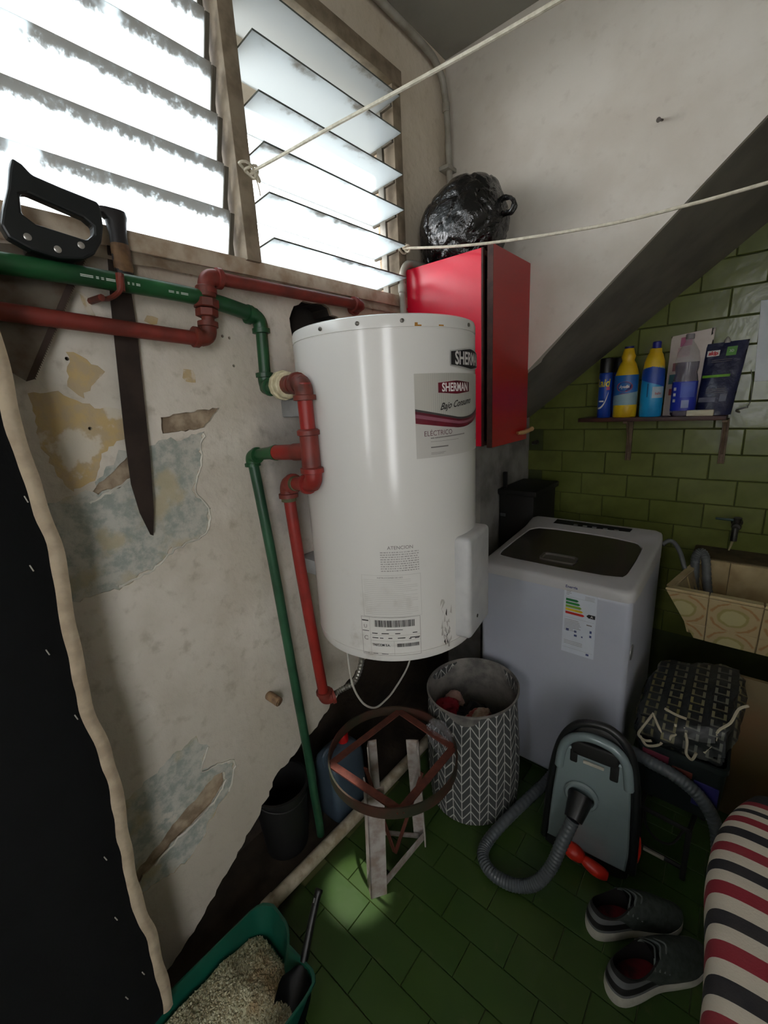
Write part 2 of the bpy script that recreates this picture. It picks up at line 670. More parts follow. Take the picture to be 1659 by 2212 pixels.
def tile(me, parent, loc, rot, jit=0.006):
    o = bpy.data.objects.new('tile', me)
    COL.objects.link(o)
    o.parent = parent
    o.location = loc
    o.rotation_euler = (rot[0] + random.uniform(-jit, jit), rot[1] + random.uniform(-jit, jit), rot[2])
    return o


TW, TH = 0.224, 0.1185
wt = tile_mesh('wall_tile', TW - 0.0016, TH - 0.0016, 0.007, GLAZE)
row_off = {}
for r in range(-10, 10):
    zc = 1.352 - TH / 2 + r * TH
    if zc < 0.25 or zc > 2.45:
        continue
    x = 0.854 - 5 * TW - (r % 2) * TW * 0.5
    while x < 1.75:
        xc = x + TW / 2
        if xc > 0.10 + TW * 0.35 and zc < 1.45 + 0.8 * xc:
            tile(wt, tw, (xc, 2.507, zc), (PI / 2, 0, 0))
        x += TW

# floor
b = NB()
box(b, (-0.45, -2.25, -0.12), (2.5, 2.75, -0.006))
fl = struct(mesh_obj('floor', b, mat('floor_joint', (112, 116, 74), 0.9, var=(84, 90, 56)), smooth=False), 'floor of small green tiles laid in staggered rows')
k = NT('green_floor_tile')
oi = k.n('ShaderNodeObjectInfo')
geo = k.n('ShaderNodeNewGeometry')
pos = geo.outputs['Position']
c = k.mix(k.sm(k.noise(6, 5, pos), 0.3, 0.7), lin((50, 74, 30)), lin((59, 82, 35)))
c = k.mix(k.math('MULTIPLY', oi.outputs['Random'], 0.45), c, lin((44, 74, 32)))
dirt = k.sm(k.noise(16, 6, pos), 0.60, 0.78)
c = k.mix(k.math('MULTIPLY', dirt, 0.4), c, lin((96, 98, 66)))
px_, py_, pz_ = k.sep(pos)
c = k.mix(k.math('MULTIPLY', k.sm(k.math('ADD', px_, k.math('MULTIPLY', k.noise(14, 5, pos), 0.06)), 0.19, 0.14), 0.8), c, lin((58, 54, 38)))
k.bump(k.noise(60, 3, pos), 0.12, 0.002)
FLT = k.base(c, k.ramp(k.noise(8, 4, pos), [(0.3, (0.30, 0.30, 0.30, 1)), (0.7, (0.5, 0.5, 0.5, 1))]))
ft = tile_mesh('floor_tile', 0.2035 - 0.0016, 0.1035 - 0.0016, 0.006, FLT, 0.0012)
rows = 0
y = 0.60 - 0.1035 * 11
nfl = 0
while y < 2.5:
    r = round((y - 0.60) / 0.1035)
    x = 0.135 + (0.1018 if r % 2 else 0.0) - 0.2035
    while x < 1.62:
        if x > 0.0 and not (x > 1.25 and y > 1.9) and nfl < 295:
            t = tile(ft, fl, (x + 0.10175, y + 0.05175, -0.006), (0, 0, 0), 0.0008)
            nfl += 1
        x += 0.2035
    y += 0.1035
# dark bare strip between the wall and the waste pipe
b = NB()
grid(b, lambda u, v: (-0.14 + 0.235 * u, -0.1 + 2.1 * v, 0.0035 + 0.004 * noise.noise(V((u * 6, v * 40, 1)))), 8, 60)
struct(mesh_obj('floor_strip', b, mat('dark_mortar', (62, 52, 42), 0.95, var=(44, 38, 30), bump=0.5, bscale=30, bdist=0.01)), 'bare dark mortar strip along the wall foot')

# yard outside the window
b = NB()
box(b, (-9, -9, -0.3), (-0.46, 9, -0.13))
struct(mesh_obj('ground', b, mat('yard_soil', (120, 112, 92), 0.95), smooth=False))

b = NB()
box(b, (-0.62, 0.85, 2.74), (-0.11, 2.6, 2.80))
struct(mesh_obj('shading_eave', b, GREYPL, smooth=False))  # unseen eave added outside to grey the upper right-hand slats

# ================================================================== WINDOW
FRAME = mat('window_paint', (142, 128, 108), 0.7, var=(112, 98, 80), scale=20, bump=0.3, bscale=50)
SILLM = mat('sill_paint', (190, 176, 156), 0.75, var=(152, 128, 104), scale=16, bump=0.3)
ALU = mat('old_aluminium', (138, 134, 126), 0.5, 0.5, var=(90, 84, 74))
win1 = sroot('window_1', (0, 0.3, 1.93))
win1['label'] = 'old metal louvre window of frosted glass slats high in the plaster wall'


def wpart(name, lo, hi, ma, bev=0.002, par=win1):
    b = NB()
    box(b, lo, hi, bev)
    return mesh_obj(name, b, ma, par)


wpart('bottom_rail', (-0.075, -1.0, 1.905), (0.012, 1.475, 1.945), SILLM)
wpart('top_rail', (-0.075, -1.0, 2.615), (0.02, 1.475, 2.665), FRAME)
wpart('jamb', (-0.075, 1.428, 1.94), (0.012, 1.475, 2.62), FRAME)
wpart('jamb', (-0.075, -1.0, 1.94), (0.012, -0.955, 2.62), FRAME)
wpart('mullion', (-0.075, 0.752, 1.94), (0.022, 0.797, 2.62), FRAME)
for y0, y1 in ((0.728, 0.742), (0.807, 0.815), (1.395, 1.408)):
    wpart('slat_carrier', (-0.045, y0, 1.947), (-0.020, y1, 2.613), ALU, 0.001)


def glass_mat(name, mold):
    k = NT(name)
    t = k.t
    ouv = k.sep(k.obj())
    oi = k.n('ShaderNodeObjectInfo')
    tr = k.n('ShaderNodeBsdfTransparent')
    tr.inputs[0].default_value = (0.9, 0.95, 0.97, 1)
    tl = k.n('ShaderNodeBsdfTranslucent')
    tl.inputs[0].default_value = (0.92, 0.96, 0.98, 1) if mold else (0.80, 0.84, 0.85, 1)
    gl = k.n('ShaderNodeBsdfGlossy')
    gl.inputs['Roughness'].default_value = 0.15
    df = k.n('ShaderNodeBsdfDiffuse')
    vec = k.n('ShaderNodeVectorMath', operation='ADD')
    k.put(vec.inputs[0], k.obj())
    k.put(vec.inputs[1], oi.outputs['Location'])
    nz = k.noise(28, 7, vec.outputs[0], 0.7)
    nz2 = k.noise(6, 4, vec.outputs[0])
    if mold:
        e = k.math('ADD', k.sm(ouv[0], 0.002, 0.052), k.math('MULTIPLY', k.math('SUBTRACT', k.noise(70, 6, vec.outputs[0], 0.7), 0.5), 1.9))
        mk = k.math('MULTIPLY', k.sm(e, 0.42, 0.95), 0.84)
        cut_ = k.sm(nz2, 0.34, 0.42)
        mk = k.math('MULTIPLY', mk, k.math('MAXIMUM', cut_, 0.45))
    else:
        e = k.math('ADD', k.sm(ouv[0], 0.0, 0.076), k.math('MULTIPLY', k.math('SUBTRACT', nz, 0.5), 1.6))
        mk = k.math('MULTIPLY', k.sm(e, 0.75, 1.15), k.sm(nz2, 0.45, 0.6))
        mk = k.math('MULTIPLY', mk, 0.8)
    k.put(df.inputs[0], lin((150, 144, 134)))
    m1 = k.n('ShaderNodeMixShader')
    m1.inputs[0].default_value = 0.42 if mold else 0.22
    t.links.new(tl.outputs[0], m1.inputs[1])
    t.links.new(tr.outputs[0], m1.inputs[2])
    m2 = k.n('ShaderNodeMixShader')
    m2.inputs[0].default_value = 0.05
    t.links.new(m1.outputs[0], m2.inputs[1])
    t.links.new(gl.outputs[0], m2.inputs[2])
    m3 = k.n('ShaderNodeMixShader')
    k.put(m3.inputs[0], mk)
    t.links.new(m2.outputs[0], m3.inputs[1])
    t.links.new(df.outputs[0], m3.inputs[2])
    t.links.new(m3.outputs[0], k.out.inputs['Surface'])
    return k.m


GL_A = glass_mat('frosted_glass_mouldy', True)
GL_B = glass_mat('frosted_glass', False)


def slat_mesh(wd, ln, ma):
    bm = NB()
    box(bm, (-wd / 2, -ln / 2, -0.0025), (wd / 2, ln / 2, 0.0025))
    for f in bm.faces:
        f.material_index = 0 if abs(f.normal.z) > 0.5 else 1
    me = bpy.data.meshes.new('glass_slat')
    bm.to_mesh(me)
    bm.free()
    me.materials.append(ma)
    me.materials.append(mat('glass_edge', (92, 98, 92), 0.4))
    return me


def wobj(name, me, loc, rot, par=win1):
    o = bpy.data.objects.new(name, me)
    COL.objects.link(o)
    o.parent = par
    o.location = V(loc) - base_of(par)
    o.rotation_euler = rot
    return o


sm_ = slat_mesh(0.118, 1.672, GL_A)
clip = NB()
box(clip, (-0.055, -0.006, -0.006), (0.055, 0.006, 0.006), 0.001, 1)
cme = bpy.data.meshes.new('slat_clip')
clip.to_mesh(cme)
clip.free()
cme.materials.append(mat('dirty_clip', (104, 98, 88), 0.6, 0.3))
for i in range(7):
    zt = 2.050 + 0.1035 * i
    tilt = -math.radians(70)
    ctr = V((-0.012, -0.112, zt - 0.055))
    s = wobj('glass_slat', sm_, ctr, (0, tilt, 0))
    wobj('slat_clip', cme, (ctr.x, 0.730, ctr.z), (0, tilt, 0))
sm2 = slat_mesh(0.150, 0.585, GL_B)
for i, zc in enumerate((1.992, 2.098, 2.210, 2.318, 2.440, 2.545)):
    s = wobj('glass_slat', sm2, (-0.009, 1.105, zc - 0.006), (0, math.radians(-5), 0))
    wobj('slat_clip', cme, (-0.03, 1.402, zc - 0.01), (0, math.radians(-5), 0))
# plaster reveal strip right of the frame, rough sill below
b = NB()
grid(b, lambda u, v: (0.006 + 0.012 * v + 0.004 * noise.noise(V((u * 30, v * 4, 0))), -1.0 + 2.47 * u, 1.905 - 0.028 * v + 0.004 * noise.noise(V((u * 40, 3, v * 3)))), 90, 4, 0.01)
mesh_obj('sill_ledge', b, SILLM, win1)

# ================================================================== PIPES
RED = mat('red_oxide_paint', (124, 46, 38), 0.5, var=(96, 38, 30), scale=18, bump=0.15)
REDB = mat('red_bright_pipe', (146, 36, 30), 0.45, var=(118, 30, 25), scale=10, bump=0.1)
RUST = mat('rusty_fitting', (112, 44, 32), 0.55, var=(78, 36, 26), scale=30, bump=0.3)
GREEN = mat('green_pipe_plastic', (26, 82, 44), 0.38, var=(20, 60, 34), scale=10)
GREEN2 = mat('green_pipe_faded', (40, 84, 58), 0.4, var=(26, 62, 42), scale=8)


def elbow(par, c, d1, d2, r, ma, L=0.037, name='elbow'):
    """90 degree fitting at c whose sockets leave along d1 and d2"""
    c, d1, d2 = V(c), V(d1).normalized(), V(d2).normalized()
    b = NB()
    pts = []
    for t in range(9):
        f = t / 8
        a, e = c + d1 * L * 0.62, c + d2 * L * 0.62
        pts.append((1 - f) ** 2 * a + 2 * f * (1 - f) * c + f * f * e)
    tube(b, [c + d1 * L] + pts + [c + d2 * L], r * 1.18, 16)
    for d in (d1, d2):
        tube(b, [c + d * L * 0.72, c + d * L * 0.75, c + d * L * 1.05, c + d * L * 1.08], [r * 1.2, r * 1.46, r * 1.46, r * 1.15], 16)
    return mesh_obj(name, b, ma, par)


def ring(par, c, d, r, h, ma, name='coupling', seg=16, flat=False):
    b = NB()
    c, d = V(c), V(d).normalized()
    tube(b, [c - d * h / 2, c - d * h * 0.42, c + d * h * 0.42, c + d * h / 2], [r * 0.9, r, r, r * 0.9], seg)
    return mesh_obj(name, b, ma, par, ang=20 if flat else 40)


def pipe(par, pts, r, ma, name='pipe', seg=16):
    b = NB()
    tube(b, pts, r, seg)
    return mesh_obj(name, b, ma, par)


hot = thing('water_pipe', 'red painted pipe run stepping up under the window sill with rusty union', 'pipe', (0.05, 0.6, 1.73))
pipe(hot, smooth_path([(0.052, -0.35, 1.780), (0.052, 0.1, 1.752), (0.054, 0.575, 1.724)]), 0.0165, RED)
elbow(hot, (0.055, 0.59, 1.726), (0, -1, 0.06), (0, 0.08, 1), 0.0165, RUST)
pipe(hot, [(0.055, 0.592, 1.74), (0.055, 0.602, 1.85)], 0.015, RUST)
ring(hot, (0.055, 0.594, 1.785), (0, .08, 1), 0.026, 0.018, RUST, 'union_nut', 6, True)
ring(hot, (0.055, 0.596, 1.806), (0, .08, 1), 0.030, 0.020, RUST, 'union_nut', 8, True)
ring(hot, (0.055, 0.599, 1.832), (0, .08, 1), 0.0235, 0.026, RUST, 'union_nut')
elbow(hot, (0.055, 0.604, 1.868), (0, -0.08, -1), (0, 1, 0), 0.0165, RED)
pipe(hot, [(0.055, 0.61, 1.868), (0.053, 1.14, 1.870)], 0.0155, RED)
elbow(hot, (0.053, 1.155, 1.870), (0, -1, 0), (-1, 0.0, -0.1), 0.0155, RED)
pipe(hot, [(0.053, 1.155, 1.87), (-0.05, 1.16, 1.865)], 0.0155, RED)

cold = thing('water_pipe', 'green pipe with white union joining a red tee and riser beside the boiler', 'pipe', (0.05, 0.75, 1.3))
pipe(cold, smooth_path([(0.075, -0.35, 1.818), (0.068, 0.1, 1.822), (0.060, 0.34, 1.824), (0.052, 0.58, 1.819), (0.05, 0.735, 1.795)]), 0.0185, GREEN)
elbow(cold, (0.05, 0.748, 1.791), (0, -1, 0.14), (0, 0, -1), 0.0165, GREEN)
pipe(cold, [(0.05, 0.75, 1.78), (0.05, 0.742, 1.61)], 0.016, GREEN)
OUT = V((0.233, -0.060, -0.004)).normalized()
elbow(cold, (0.05, 0.742, 1.610), (0, 0, 1), OUT, 0.0165, GREEN)
A0 = V((0.05, 0.742, 1.610))
pipe(cold, [A0, A0 + OUT * 0.118], 0.0185, GREEN)
IV = mat('ivory_plastic', (216, 208, 176), 0.5, var=(176, 166, 132), scale=40)
ring(cold, A0 + OUT * 0.122, OUT, 0.037, 0.018, IV, 'union_nut', 12, True)
ring(cold, A0 + OUT * 0.142, OUT, 0.033, 0.020, IV, 'union_nut', 12, True)
ring(cold, A0 + OUT * 0.164, OUT, 0.023, 0.03, RUST, 'nipple')
E0 = V((0.283, 0.682, 1.606))
elbow(cold, E0, -OUT, (0, 0, -1), 0.0185, RUST)
pipe(cold, [A0 + OUT * 0.15, E0], 0.018, RUST)
pipe(cold, [E0, (0.283, 0.683, 1.44)], 0.0182, REDB)
b = NB()
tube(b, [(0.283, 0.683, z) for z in (1.500, 1.496, 1.486, 1.484, 1.408, 1.406, 1.394, 1.391)], [0.0225, 0.0275, 0.0275, 0.0225, 0.0235, 0.0285, 0.0285, 0.021], 16)
tube(b, [(0.283, 0.683, 1.446), (0.245, 0.681, 1.444), (0.225, 0.680, 1.443)], 0.0215, 16)
mesh_obj('tee', b, RED, cold)
pipe(cold, [(0.23, 0.680, 1.443), (0.15, 0.676, 1.440)], 0.0195, REDB, 'reducer')
pipe(cold, [(0.155, 0.676, 1.440), (0.128, 0.674, 1.438), (0.06, 0.669, 1.432)], [0.021, 0.0165, 0.0145], GREEN)
elbow(cold, (0.05, 0.668, 1.430), (1, 0.05, 0.05), (0, 0.03, -1), 0.0150, GREEN, 0.028)
pipe(cold, smooth_path([(0.05, 0.669, 1.42), (0.054, 0.674, 1.33), (0.062, 0.686, 1.10), (0.070, 0.703, 0.72), (0.078, 0.717, 0.40), (0.078, 0.722, 0.25), (0.07, 0.735, 0.10), (0.05, 0.75, 0.012)]), 0.0145, GREEN2)
D0, D1_ = V((0.288, 0.682, 1.366)), V((0.146, 0.706, 1.352))
elbow(cold, D0, (0, 0, 1), D1_ - D0, 0.0182, REDB)
elbow(cold, D1_, D0 - D1_, (0, 0, -1), 0.0182, RED)
pipe(cold, [D0, D1_], 0.0180, REDB)
dd = (D1_ - D0).normalized()
ring(cold, D0 + dd * 0.098, dd, 0.020, 0.014, mat('green_tape', (92, 92, 62), 0.8), 'pipe_tape')
ring(cold, (0.146, 0.706, 1.308), (0, 0, 1), 0.0205, 0.012, MATS['green_tape'], 'pipe_tape')
pipe(cold, smooth_path([(0.146, 0.706, 1.34), (0.147, 0.716, 1.14), (0.149, 0.730, 0.93), (0.145, 0.757, 0.645)]), 0.0165, REDB)
elbow(cold, (0.145, 0.759, 0.632), (0, 0, 1), (0.4, 0.9, 0.1), 0.0175, RED, 0.03)
flex = NB()
sp = smooth_path([(0.152, 0.776, 0.634), (0.168, 0.812, 0.645), (0.195, 0.845, 0.665), (0.212, 0.866, 0.72), (0.22, 0.872, 0.80), (0.22, 0.872, 0.862)], 22)
tube(flex, sp, [0.0085 + 0.0012 * math.sin(i * 1.6) for i in range(len(sp))], 10)
tag(mesh_obj('flexible_hose', flex, mat('braided_steel', (150, 148, 140), 0.35, 0.7)), 'braided steel flexible hose between the red riser and the boiler bottom', 'hose')
# bracket hook that carries the pipe
b = NB()
tube(b, smooth_path([(0.0, 0.385, 1.80), (0.05, 0.385, 1.792), (0.09, 0.392, 1.80), (0.092, 0.398, 1.825)]), 0.005, 8)
tube(b, [(0.0, 0.365, 1.793), (0.055, 0.368, 1.790)], 0.007, 8)
tube(b, [(0.088, 0.395, 1.80), (0.088, 0.398, 1.832)], 0.008, 8)
mesh_obj('pipe_hook', b, RUST, cold)
# faint white print along the green pipe
b = NB()
for y0, y1 in ((0.33, 0.352), (0.357, 0.362), (0.366, 0.371), (0.375, 0.392), (0.404, 0.409), (0.415, 0.419), (0.424, 0.428), (0.432, 0.44), (0.50, 0.512), (0.517, 0.523), (0.528, 0.545)):
    for j in range(2):
        z = 1.8225 if y0 > 0.45 else 1.824
        ang0 = -0.05 - 0.14 * j
        p = []
        for yy, aa in ((y0, ang0), (y1, ang0), (y1, ang0 - 0.09), (y0, ang0 - 0.09)):
            xc = 0.060 - 0.008 * (yy - 0.34) / 0.24
            p.append(b.verts.new((xc + 0.0189 * math.cos(aa), yy, z - 0.003 * (yy - .34) / .24 + 0.0189 * math.sin(aa))))
        b.faces.new(p)
mesh_obj('pipe_print', b, mat('white_print', (200, 210, 200), 0.6), cold)['kind'] = 'stuff'

b = NB()
tube(b, [(-0.05, 0.645, 0.650), (0.0, 0.648, 0.650), (0.045, 0.655, 0.640)], 0.0145, 14)
tube(b, [(0.043, 0.654, 0.6402), (0.047, 0.6555, 0.6395)], 0.010, 14)
stub = tag(mesh_obj('pipe_stub', b, mat('stub_brown', (150, 122, 92), 0.6, var=(96, 74, 58), scale=40)), 'short rusty pipe stub sticking out of the lower plaster', 'pipe')

CONDM = mat('conduit_paint', (158, 154, 144), 0.55, var=(132, 126, 114), scale=12)
cond = thing('conduit', 'pale grey electrical conduit running along the ceiling and down the room corner', 'conduit', (0.03, 1.76, 2.4))
pipe(cond, smooth_path([(0.025, -0.9, 2.80), (0.025, 0.9, 2.80), (0.025, 1.55, 2.80), (0.026, 1.70, 2.775), (0.028, 1.75, 2.69), (0.03, 1.765, 2.5), (0.03, 1.772, 2.2), (0.032, 1.772, 2.12), (0.034, 1.74, 2.075), (0.034, 1.64, 2.063), (0.034, 1.50, 2.06), (0.032, 1.44, 2.045), (0.028, 1.418, 1.99), (0.028, 1.42, 1.90), (0.028, 1.42, 1.45)]), 0.0125, CONDM, 'conduit_tube')
for c_, d in (((0.028, 1.753, 2.665), (0, .08, -1)), ((0.03, 1.768, 2.46), (0, 0, -1)), ((0.028, 1.419, 1.965), (0, 0, -1))):
    ring(cond, c_, d, 0.0155, 0.03 if c_[2] != 2.46 else 0.018, CONDM, 'conduit_sleeve')
b = NB()
box(b, (0.0, 1.735, 2.452), (0.045, 1.80, 2.468), 0.003)
mesh_obj('clamp', b, CONDM, cond)

pv = thing('waste_pipe', 'long white plastic waste pipe lying along the floor by the wall', 'pipe', (0.118, 0.9, 0.02))
PVC = mat('dirty_pvc', (192, 182, 162), 0.5, var=(150, 136, 112), scale=26)
pipe(pv, [(0.105, 0.38, 0.03), (0.118, 0.9, 0.03), (0.128, 1.75, 0.03)], 0.022, PVC, seg=20)
ring(pv, (0.1075, 0.485, 0.03), (0.02, 1, 0), 0.024, 0.04, PVC)

# ================================================================== WATER HEATER
HC = (0.318, 0.943)
HR = 0.24
ENAM = NT('white_enamel')
zz = ENAM.sep(ENAM.obj())
ENAM.bump(ENAM.noise(3.5, 2), 0.06, 0.01)
c = ENAM.mix(ENAM.math('MULTIPLY', ENAM.sm(ENAM.noise(11, 6), 0.58, 0.8), ENAM.sm(zz[2], 0.35, 0.1)), lin((214, 212, 208)), lin((180, 174, 164)))
ENAM = ENAM.base(c, 0.17)
htr = thing('water_heater', 'white cylindrical electric water heater hung on the wall beside the red cabinet', 'water heater', (HC[0], HC[1], 0.885))
b = NB()
lathe(b, [(0.10, 0.885), (0.20, 0.886), (0.228, 0.889), (0.238, 0.896), (0.2405, 0.905), (0.2405, 0.9195), (0.2385, 0.920), (0.2385, 0.922), (0.24, 0.9225), (0.24, 1.704), (0.2385, 1.7045), (0.2385, 1.7065), (0.2405, 1.707), (0.2405, 1.724), (0.238, 1.732), (0.232, 1.735), (0.20, 1.738), (0.0, 1.742)], (HC[0], HC[1], 0), 96)
mesh_obj('tank', b, ENAM, htr, ang=30)
for th in (-86, -63.5, -40.5, 6.9, 50):
    a = math.radians(th)
    d = V((math.cos(a), math.sin(a), 0))
    p = V((HC[0], HC[1], 1.7185)) + d * 0.240
    b = NB()
    tube(b, [p, p + d * 0.003, p + d * 0.004], [0.0045, 0.0045, 0.003], 10)
    mesh_obj('screw', b, mat('zinc_screw', (110, 106, 100), 0.4, 0.8), htr)
for th, z, w_, h_ in ((-33, 1.711, 0.007, 0.007), (-32, 1.7085, 0.016, 0.003), (-18, 1.7095, 0.014, 0.003)):
    q = rects([(-w_ / 2, -h_ / 2, w_ / 2, h_ / 2)], 0.0008)
    wrap(q, HC, 0.2407, math.radians(th), z)
    mesh_obj('rust_spot', q, mat('rust_orange', (168, 118, 40), 0.8), htr)


def hwrap(name, bm, ma, th, z, par=htr, lift=0.0, R=HR, skew=0):
    for v in bm.verts:
        v.co.z += lift
    wrap(bm, HC, R, math.radians(th), z, skew)
    return mesh_obj(name, bm, ma, par)


BLK = mat('print_black', (26, 22, 26), 0.75)
SILV = mat('badge_silver', (190, 188, 186), 0.35, 0.2)
DRED = mat('badge_red', (110, 20, 40), 0.35, var=(84, 14, 34))
WHT = mat('print_white', (226, 222, 220), 0.45)
GREYP = mat('print_grey', (118, 112, 110), 0.6)


def badge(w_, h_, bow, z, n=24):
    bm = NB()
    up, dn = [], []
    for i in range(n + 1):
        x = -w_ / 2 + w_ * i / n
        f = 1 - abs(2 * i / n - 1)
        f = f * f * (3 - 2 * f) * 0.4 + f * 0.6
        up.append(bm.verts.new((x, h_ / 2 + bow * f, z)))
        dn.append(bm.verts.new((x, -h_ / 2 - bow * f, z)))
    for i in range(n):
        bm.faces.new((dn[i], dn[i + 1], up[i + 1], up[i]))
    return bm


bad = hwrap('badge', badge(0.176, 0.034, 0.009, 0.0025), SILV, 8.6, 1.6415)
hwrap('badge_field', badge(0.170, 0.029, 0.008, 0.0032), BLK, 8.6, 1.6415, bad)
hwrap('badge_text', text_bm('SHERMAN', 0.040, 0.0010, 0.80), WHT, 8.6, 1.6405, bad, 0.0038)
# big product label
k = NT('label_silver')
uu = k.sep(k.uv())
c = k.mix(k.math('LESS_THAN', uu[1], 0.40), k.mix(k.math('MULTIPLY', k.sm(k.math('ABSOLUTE', k.math('SUBTRACT', uu[0], 0.5)), 0.48, 0.1), k.math('GREATER_THAN', k.math('SINE', k.math('MULTIPLY', uu[0], 300)), 0.3)), lin((180, 177, 169)), lin((156, 157, 149))), lin((186, 183, 178)))
LABS = k.base(c, 0.45)


def patch(name, th0, th1, z0, z1, ma, lift, par, n=24, bend0=None, bend1=None, z1b=None):
    bm = NB()
    uvl = bm.loops.layers.uv.new('UVMap')
    def f(u, v):
        a = math.radians(th0 + (th1 - th0) * u)
        lo = bend0(u) if bend0 else z0
        hi = bend1(u) if bend1 else z1
        return (HC[0] + (HR + lift) * math.cos(a), HC[1] + (HR + lift) * math.sin(a), lo + (hi - lo) * v)
    grid(bm, f, n, 4, None, False, uvl)
    bmesh.ops.recalc_face_normals(bm, faces=bm.faces[:])
    return mesh_obj(name, bm, ma, par)


lab = patch('product_label', -35.3, 29, 1.420, 1.609, LABS, 0.0008, htr)
bez = lambda u: 1.5265 - 0.036 * math.sin(u * PI * 0.5) ** 1.0 + 0.045 * max(0, u - 0.45) ** 1.6 * 2.2
patch('label_swoosh', -35.3, 29, 0, 0, mat('swoosh_dark', (70, 66, 66), 0.4), 0.0012, lab, 24, lambda u: bez(u) - 0.003, lambda u: bez(u) + 0.006)  # dark printed edge of the swoosh
patch('label_swoosh', -35.3, 29, 0, 0, DRED, 0.0014, lab, 24, lambda u: bez(u) - 0.026 * (1 - 0.55 * u), lambda u: bez(u) + 0.001)
patch('label_swoosh', -35.3, 29, 0, 0, mat('swoosh_pink', (146, 84, 102), 0.4), 0.0016, lab, 24, lambda u: bez(u) - 0.0135 * (1 - 0.5 * u), lambda u: bez(u) - 0.005 * (1 - 0.4 * u))
sb = hwrap('label_badge', badge(0.116, 0.022, 0.004, 0.0018), DRED, -7.2, 1.577, lab)
hwrap('label_badge_text', text_bm('SHERMAN', 0.0265, 0.0007, 0.80), WHT, -7.2, 1.5765, sb, 0.0024)
hwrap('label_text', text_bm('Bajo Consumo', 0.0215, 0.0003, 0.92, 0.5), BLK, -6, 1.5395, lab, 0.0018, skew=0.10)
hwrap('label_text', text_bm('ELÉCTRICO', 0.0165, 0.0, 0.95), mat('print_plum', (110, 78, 84), 0.5), -21, 1.4755, lab, 0.0018)
ln = [(-0.036, -0.0008, -0.026, 0.0012)] + [(x, -0.0012, x + 0.0035, 0.0014) for x in [-0.024 + 0.0046 * i for i in range(22)]]
hwrap('label_lines', rects(ln), GREYP, -18, 1.4655, lab, 0.0018, skew=0.02)
hwrap('label_lines', rects([(-0.036, 0.014, 0.05, 0.0146), (-0.036, 0.000, 0.014, 0.0026), (-0.036, -0.012, 0.006, -0.0113), (-0.036, -0.015, 0.0, -0.0143)], 0, 8), GREYP, -18, 1.4425, lab, 0.0018)
hwrap('label_lines', rects([(0, 0, 0.0025, 0.016), (0.004, -0.002, 0.0055, 0.014), (-0.006, -0.002, -0.005, 0.004)]), BLK, 20, 1.445, lab, 0.0018)
# warning print and rating plate
hwrap('warning_print', text_bm('ATENCION', 0.0125, 0.0, 1.0), GREYP, -47, 1.2085, htr, 0.0008)
ln = []
for r in range(9):
    x = -0.048
    while x < 0.046:
        l = random.uniform(0.002, 0.007)
        ln.append((x, -0.006 * r, min(0.047, x + l), -0.006 * r + 0.0022))
        x += l + random.uniform(0.0012, 0.003)
hwrap('warning_print', rects(ln), mat('print_faint', (156, 152, 150), 0.6), -47.5, 1.196, htr, 0.0008)
fr_ = [(-0.075, 0, 0.075, 0.0008), (-0.075, -0.113, 0.075, -0.1122), (-0.075, -0.113, -0.0742, 0), (0.0742, -0.113, 0.075, 0)]
fr_ += [(-0.070, -0.012 - 0.0052 * i, random.choice((0.05, 0.066, 0.03)), -0.0112 - 0.0052 * i) for i in range(19)]
hwrap('instruction_panel', rects(fr_, 0, 10), mat('print_pale', (186, 184, 180), 0.6), -53.5, 1.137, htr, 0.0008)
hwrap('instruction_panel', text_bm('INSTRUCCIONES DE USO', 0.0056, 0, 1.0), GREYP, -54, 1.131, htr, 0.0012)
rp = [(-0.078, 0, 0.076, 0.0008), (-0.078, -0.108, 0.076, -0.1072), (-0.078, -0.108, -0.0772, 0), (0.0752, -0.108, 0.076, 0), (-0.055, -0.108, -0.0546, 0), (-0.055, -0.05, 0.076, -0.0496), (-0.055, -0.066, 0.076, -0.0656), (0.006, -0.108, 0.0064, -0.066)]
hwrap('rating_plate', rects(rp, 0, 10), GREYP, -55, 1.022, htr, 0.0008)
x = -0.042
bars = []
random.seed(3)
while x < 0.060:
    w_ = random.choice((0.0007, 0.0012, 0.002))
    bars.append((x, -0.026, x + w_, -0.007))
    x += w_ + random.choice((0.0007, 0.0011, 0.0016))
x = 0.014
while x < 0.071:
    w_ = random.choice((0.0007, 0.0012, 0.002))
    bars.append((x, -0.083, x + w_, -0.073))
    x += w_ + random.choice((0.0007, 0.001))
bars += [(-0.012, -0.0345, 0.030, -0.033)]
bars += [(-0.076, -0.0115, -0.058, -0.0085), (-0.076, -0.040, -0.058, -0.0385), (-0.076, -0.104, -0.06, -0.103), (-0.05, -0.104, -0.01, -0.1025)]
for yy, xs in ((-0.0455, (-0.05, -0.025, 0.01, 0.055)), (-0.0585, (-0.05, -0.03, -0.008, 0.016, 0.048, 0.06)), (-0.0615, (0.045, 0.06))):
    for x in xs:
        bars.append((x, yy, x + random.uniform(0.006, 0.02), yy + 0.0022))
hwrap('barcode', rects(bars), BLK, -55, 1.022, htr, 0.0012)['kind'] = 'stuff'
hwrap('rating_text', text_bm('TRECOM S.A.', 0.0095, 0.0002, 0.85), BLK, -61.5, 0.944, htr, 0.0012)
b = text_bm('U', 0.014, 0, 1)
hwrap('rating_text', b, GREYP, -71, 0.995, htr, 0.0012)
b = text_bm('C', 0.017, 0, 1)
hwrap('rating_text', b, GREYP, -71, 0.962, htr, 0.0012)
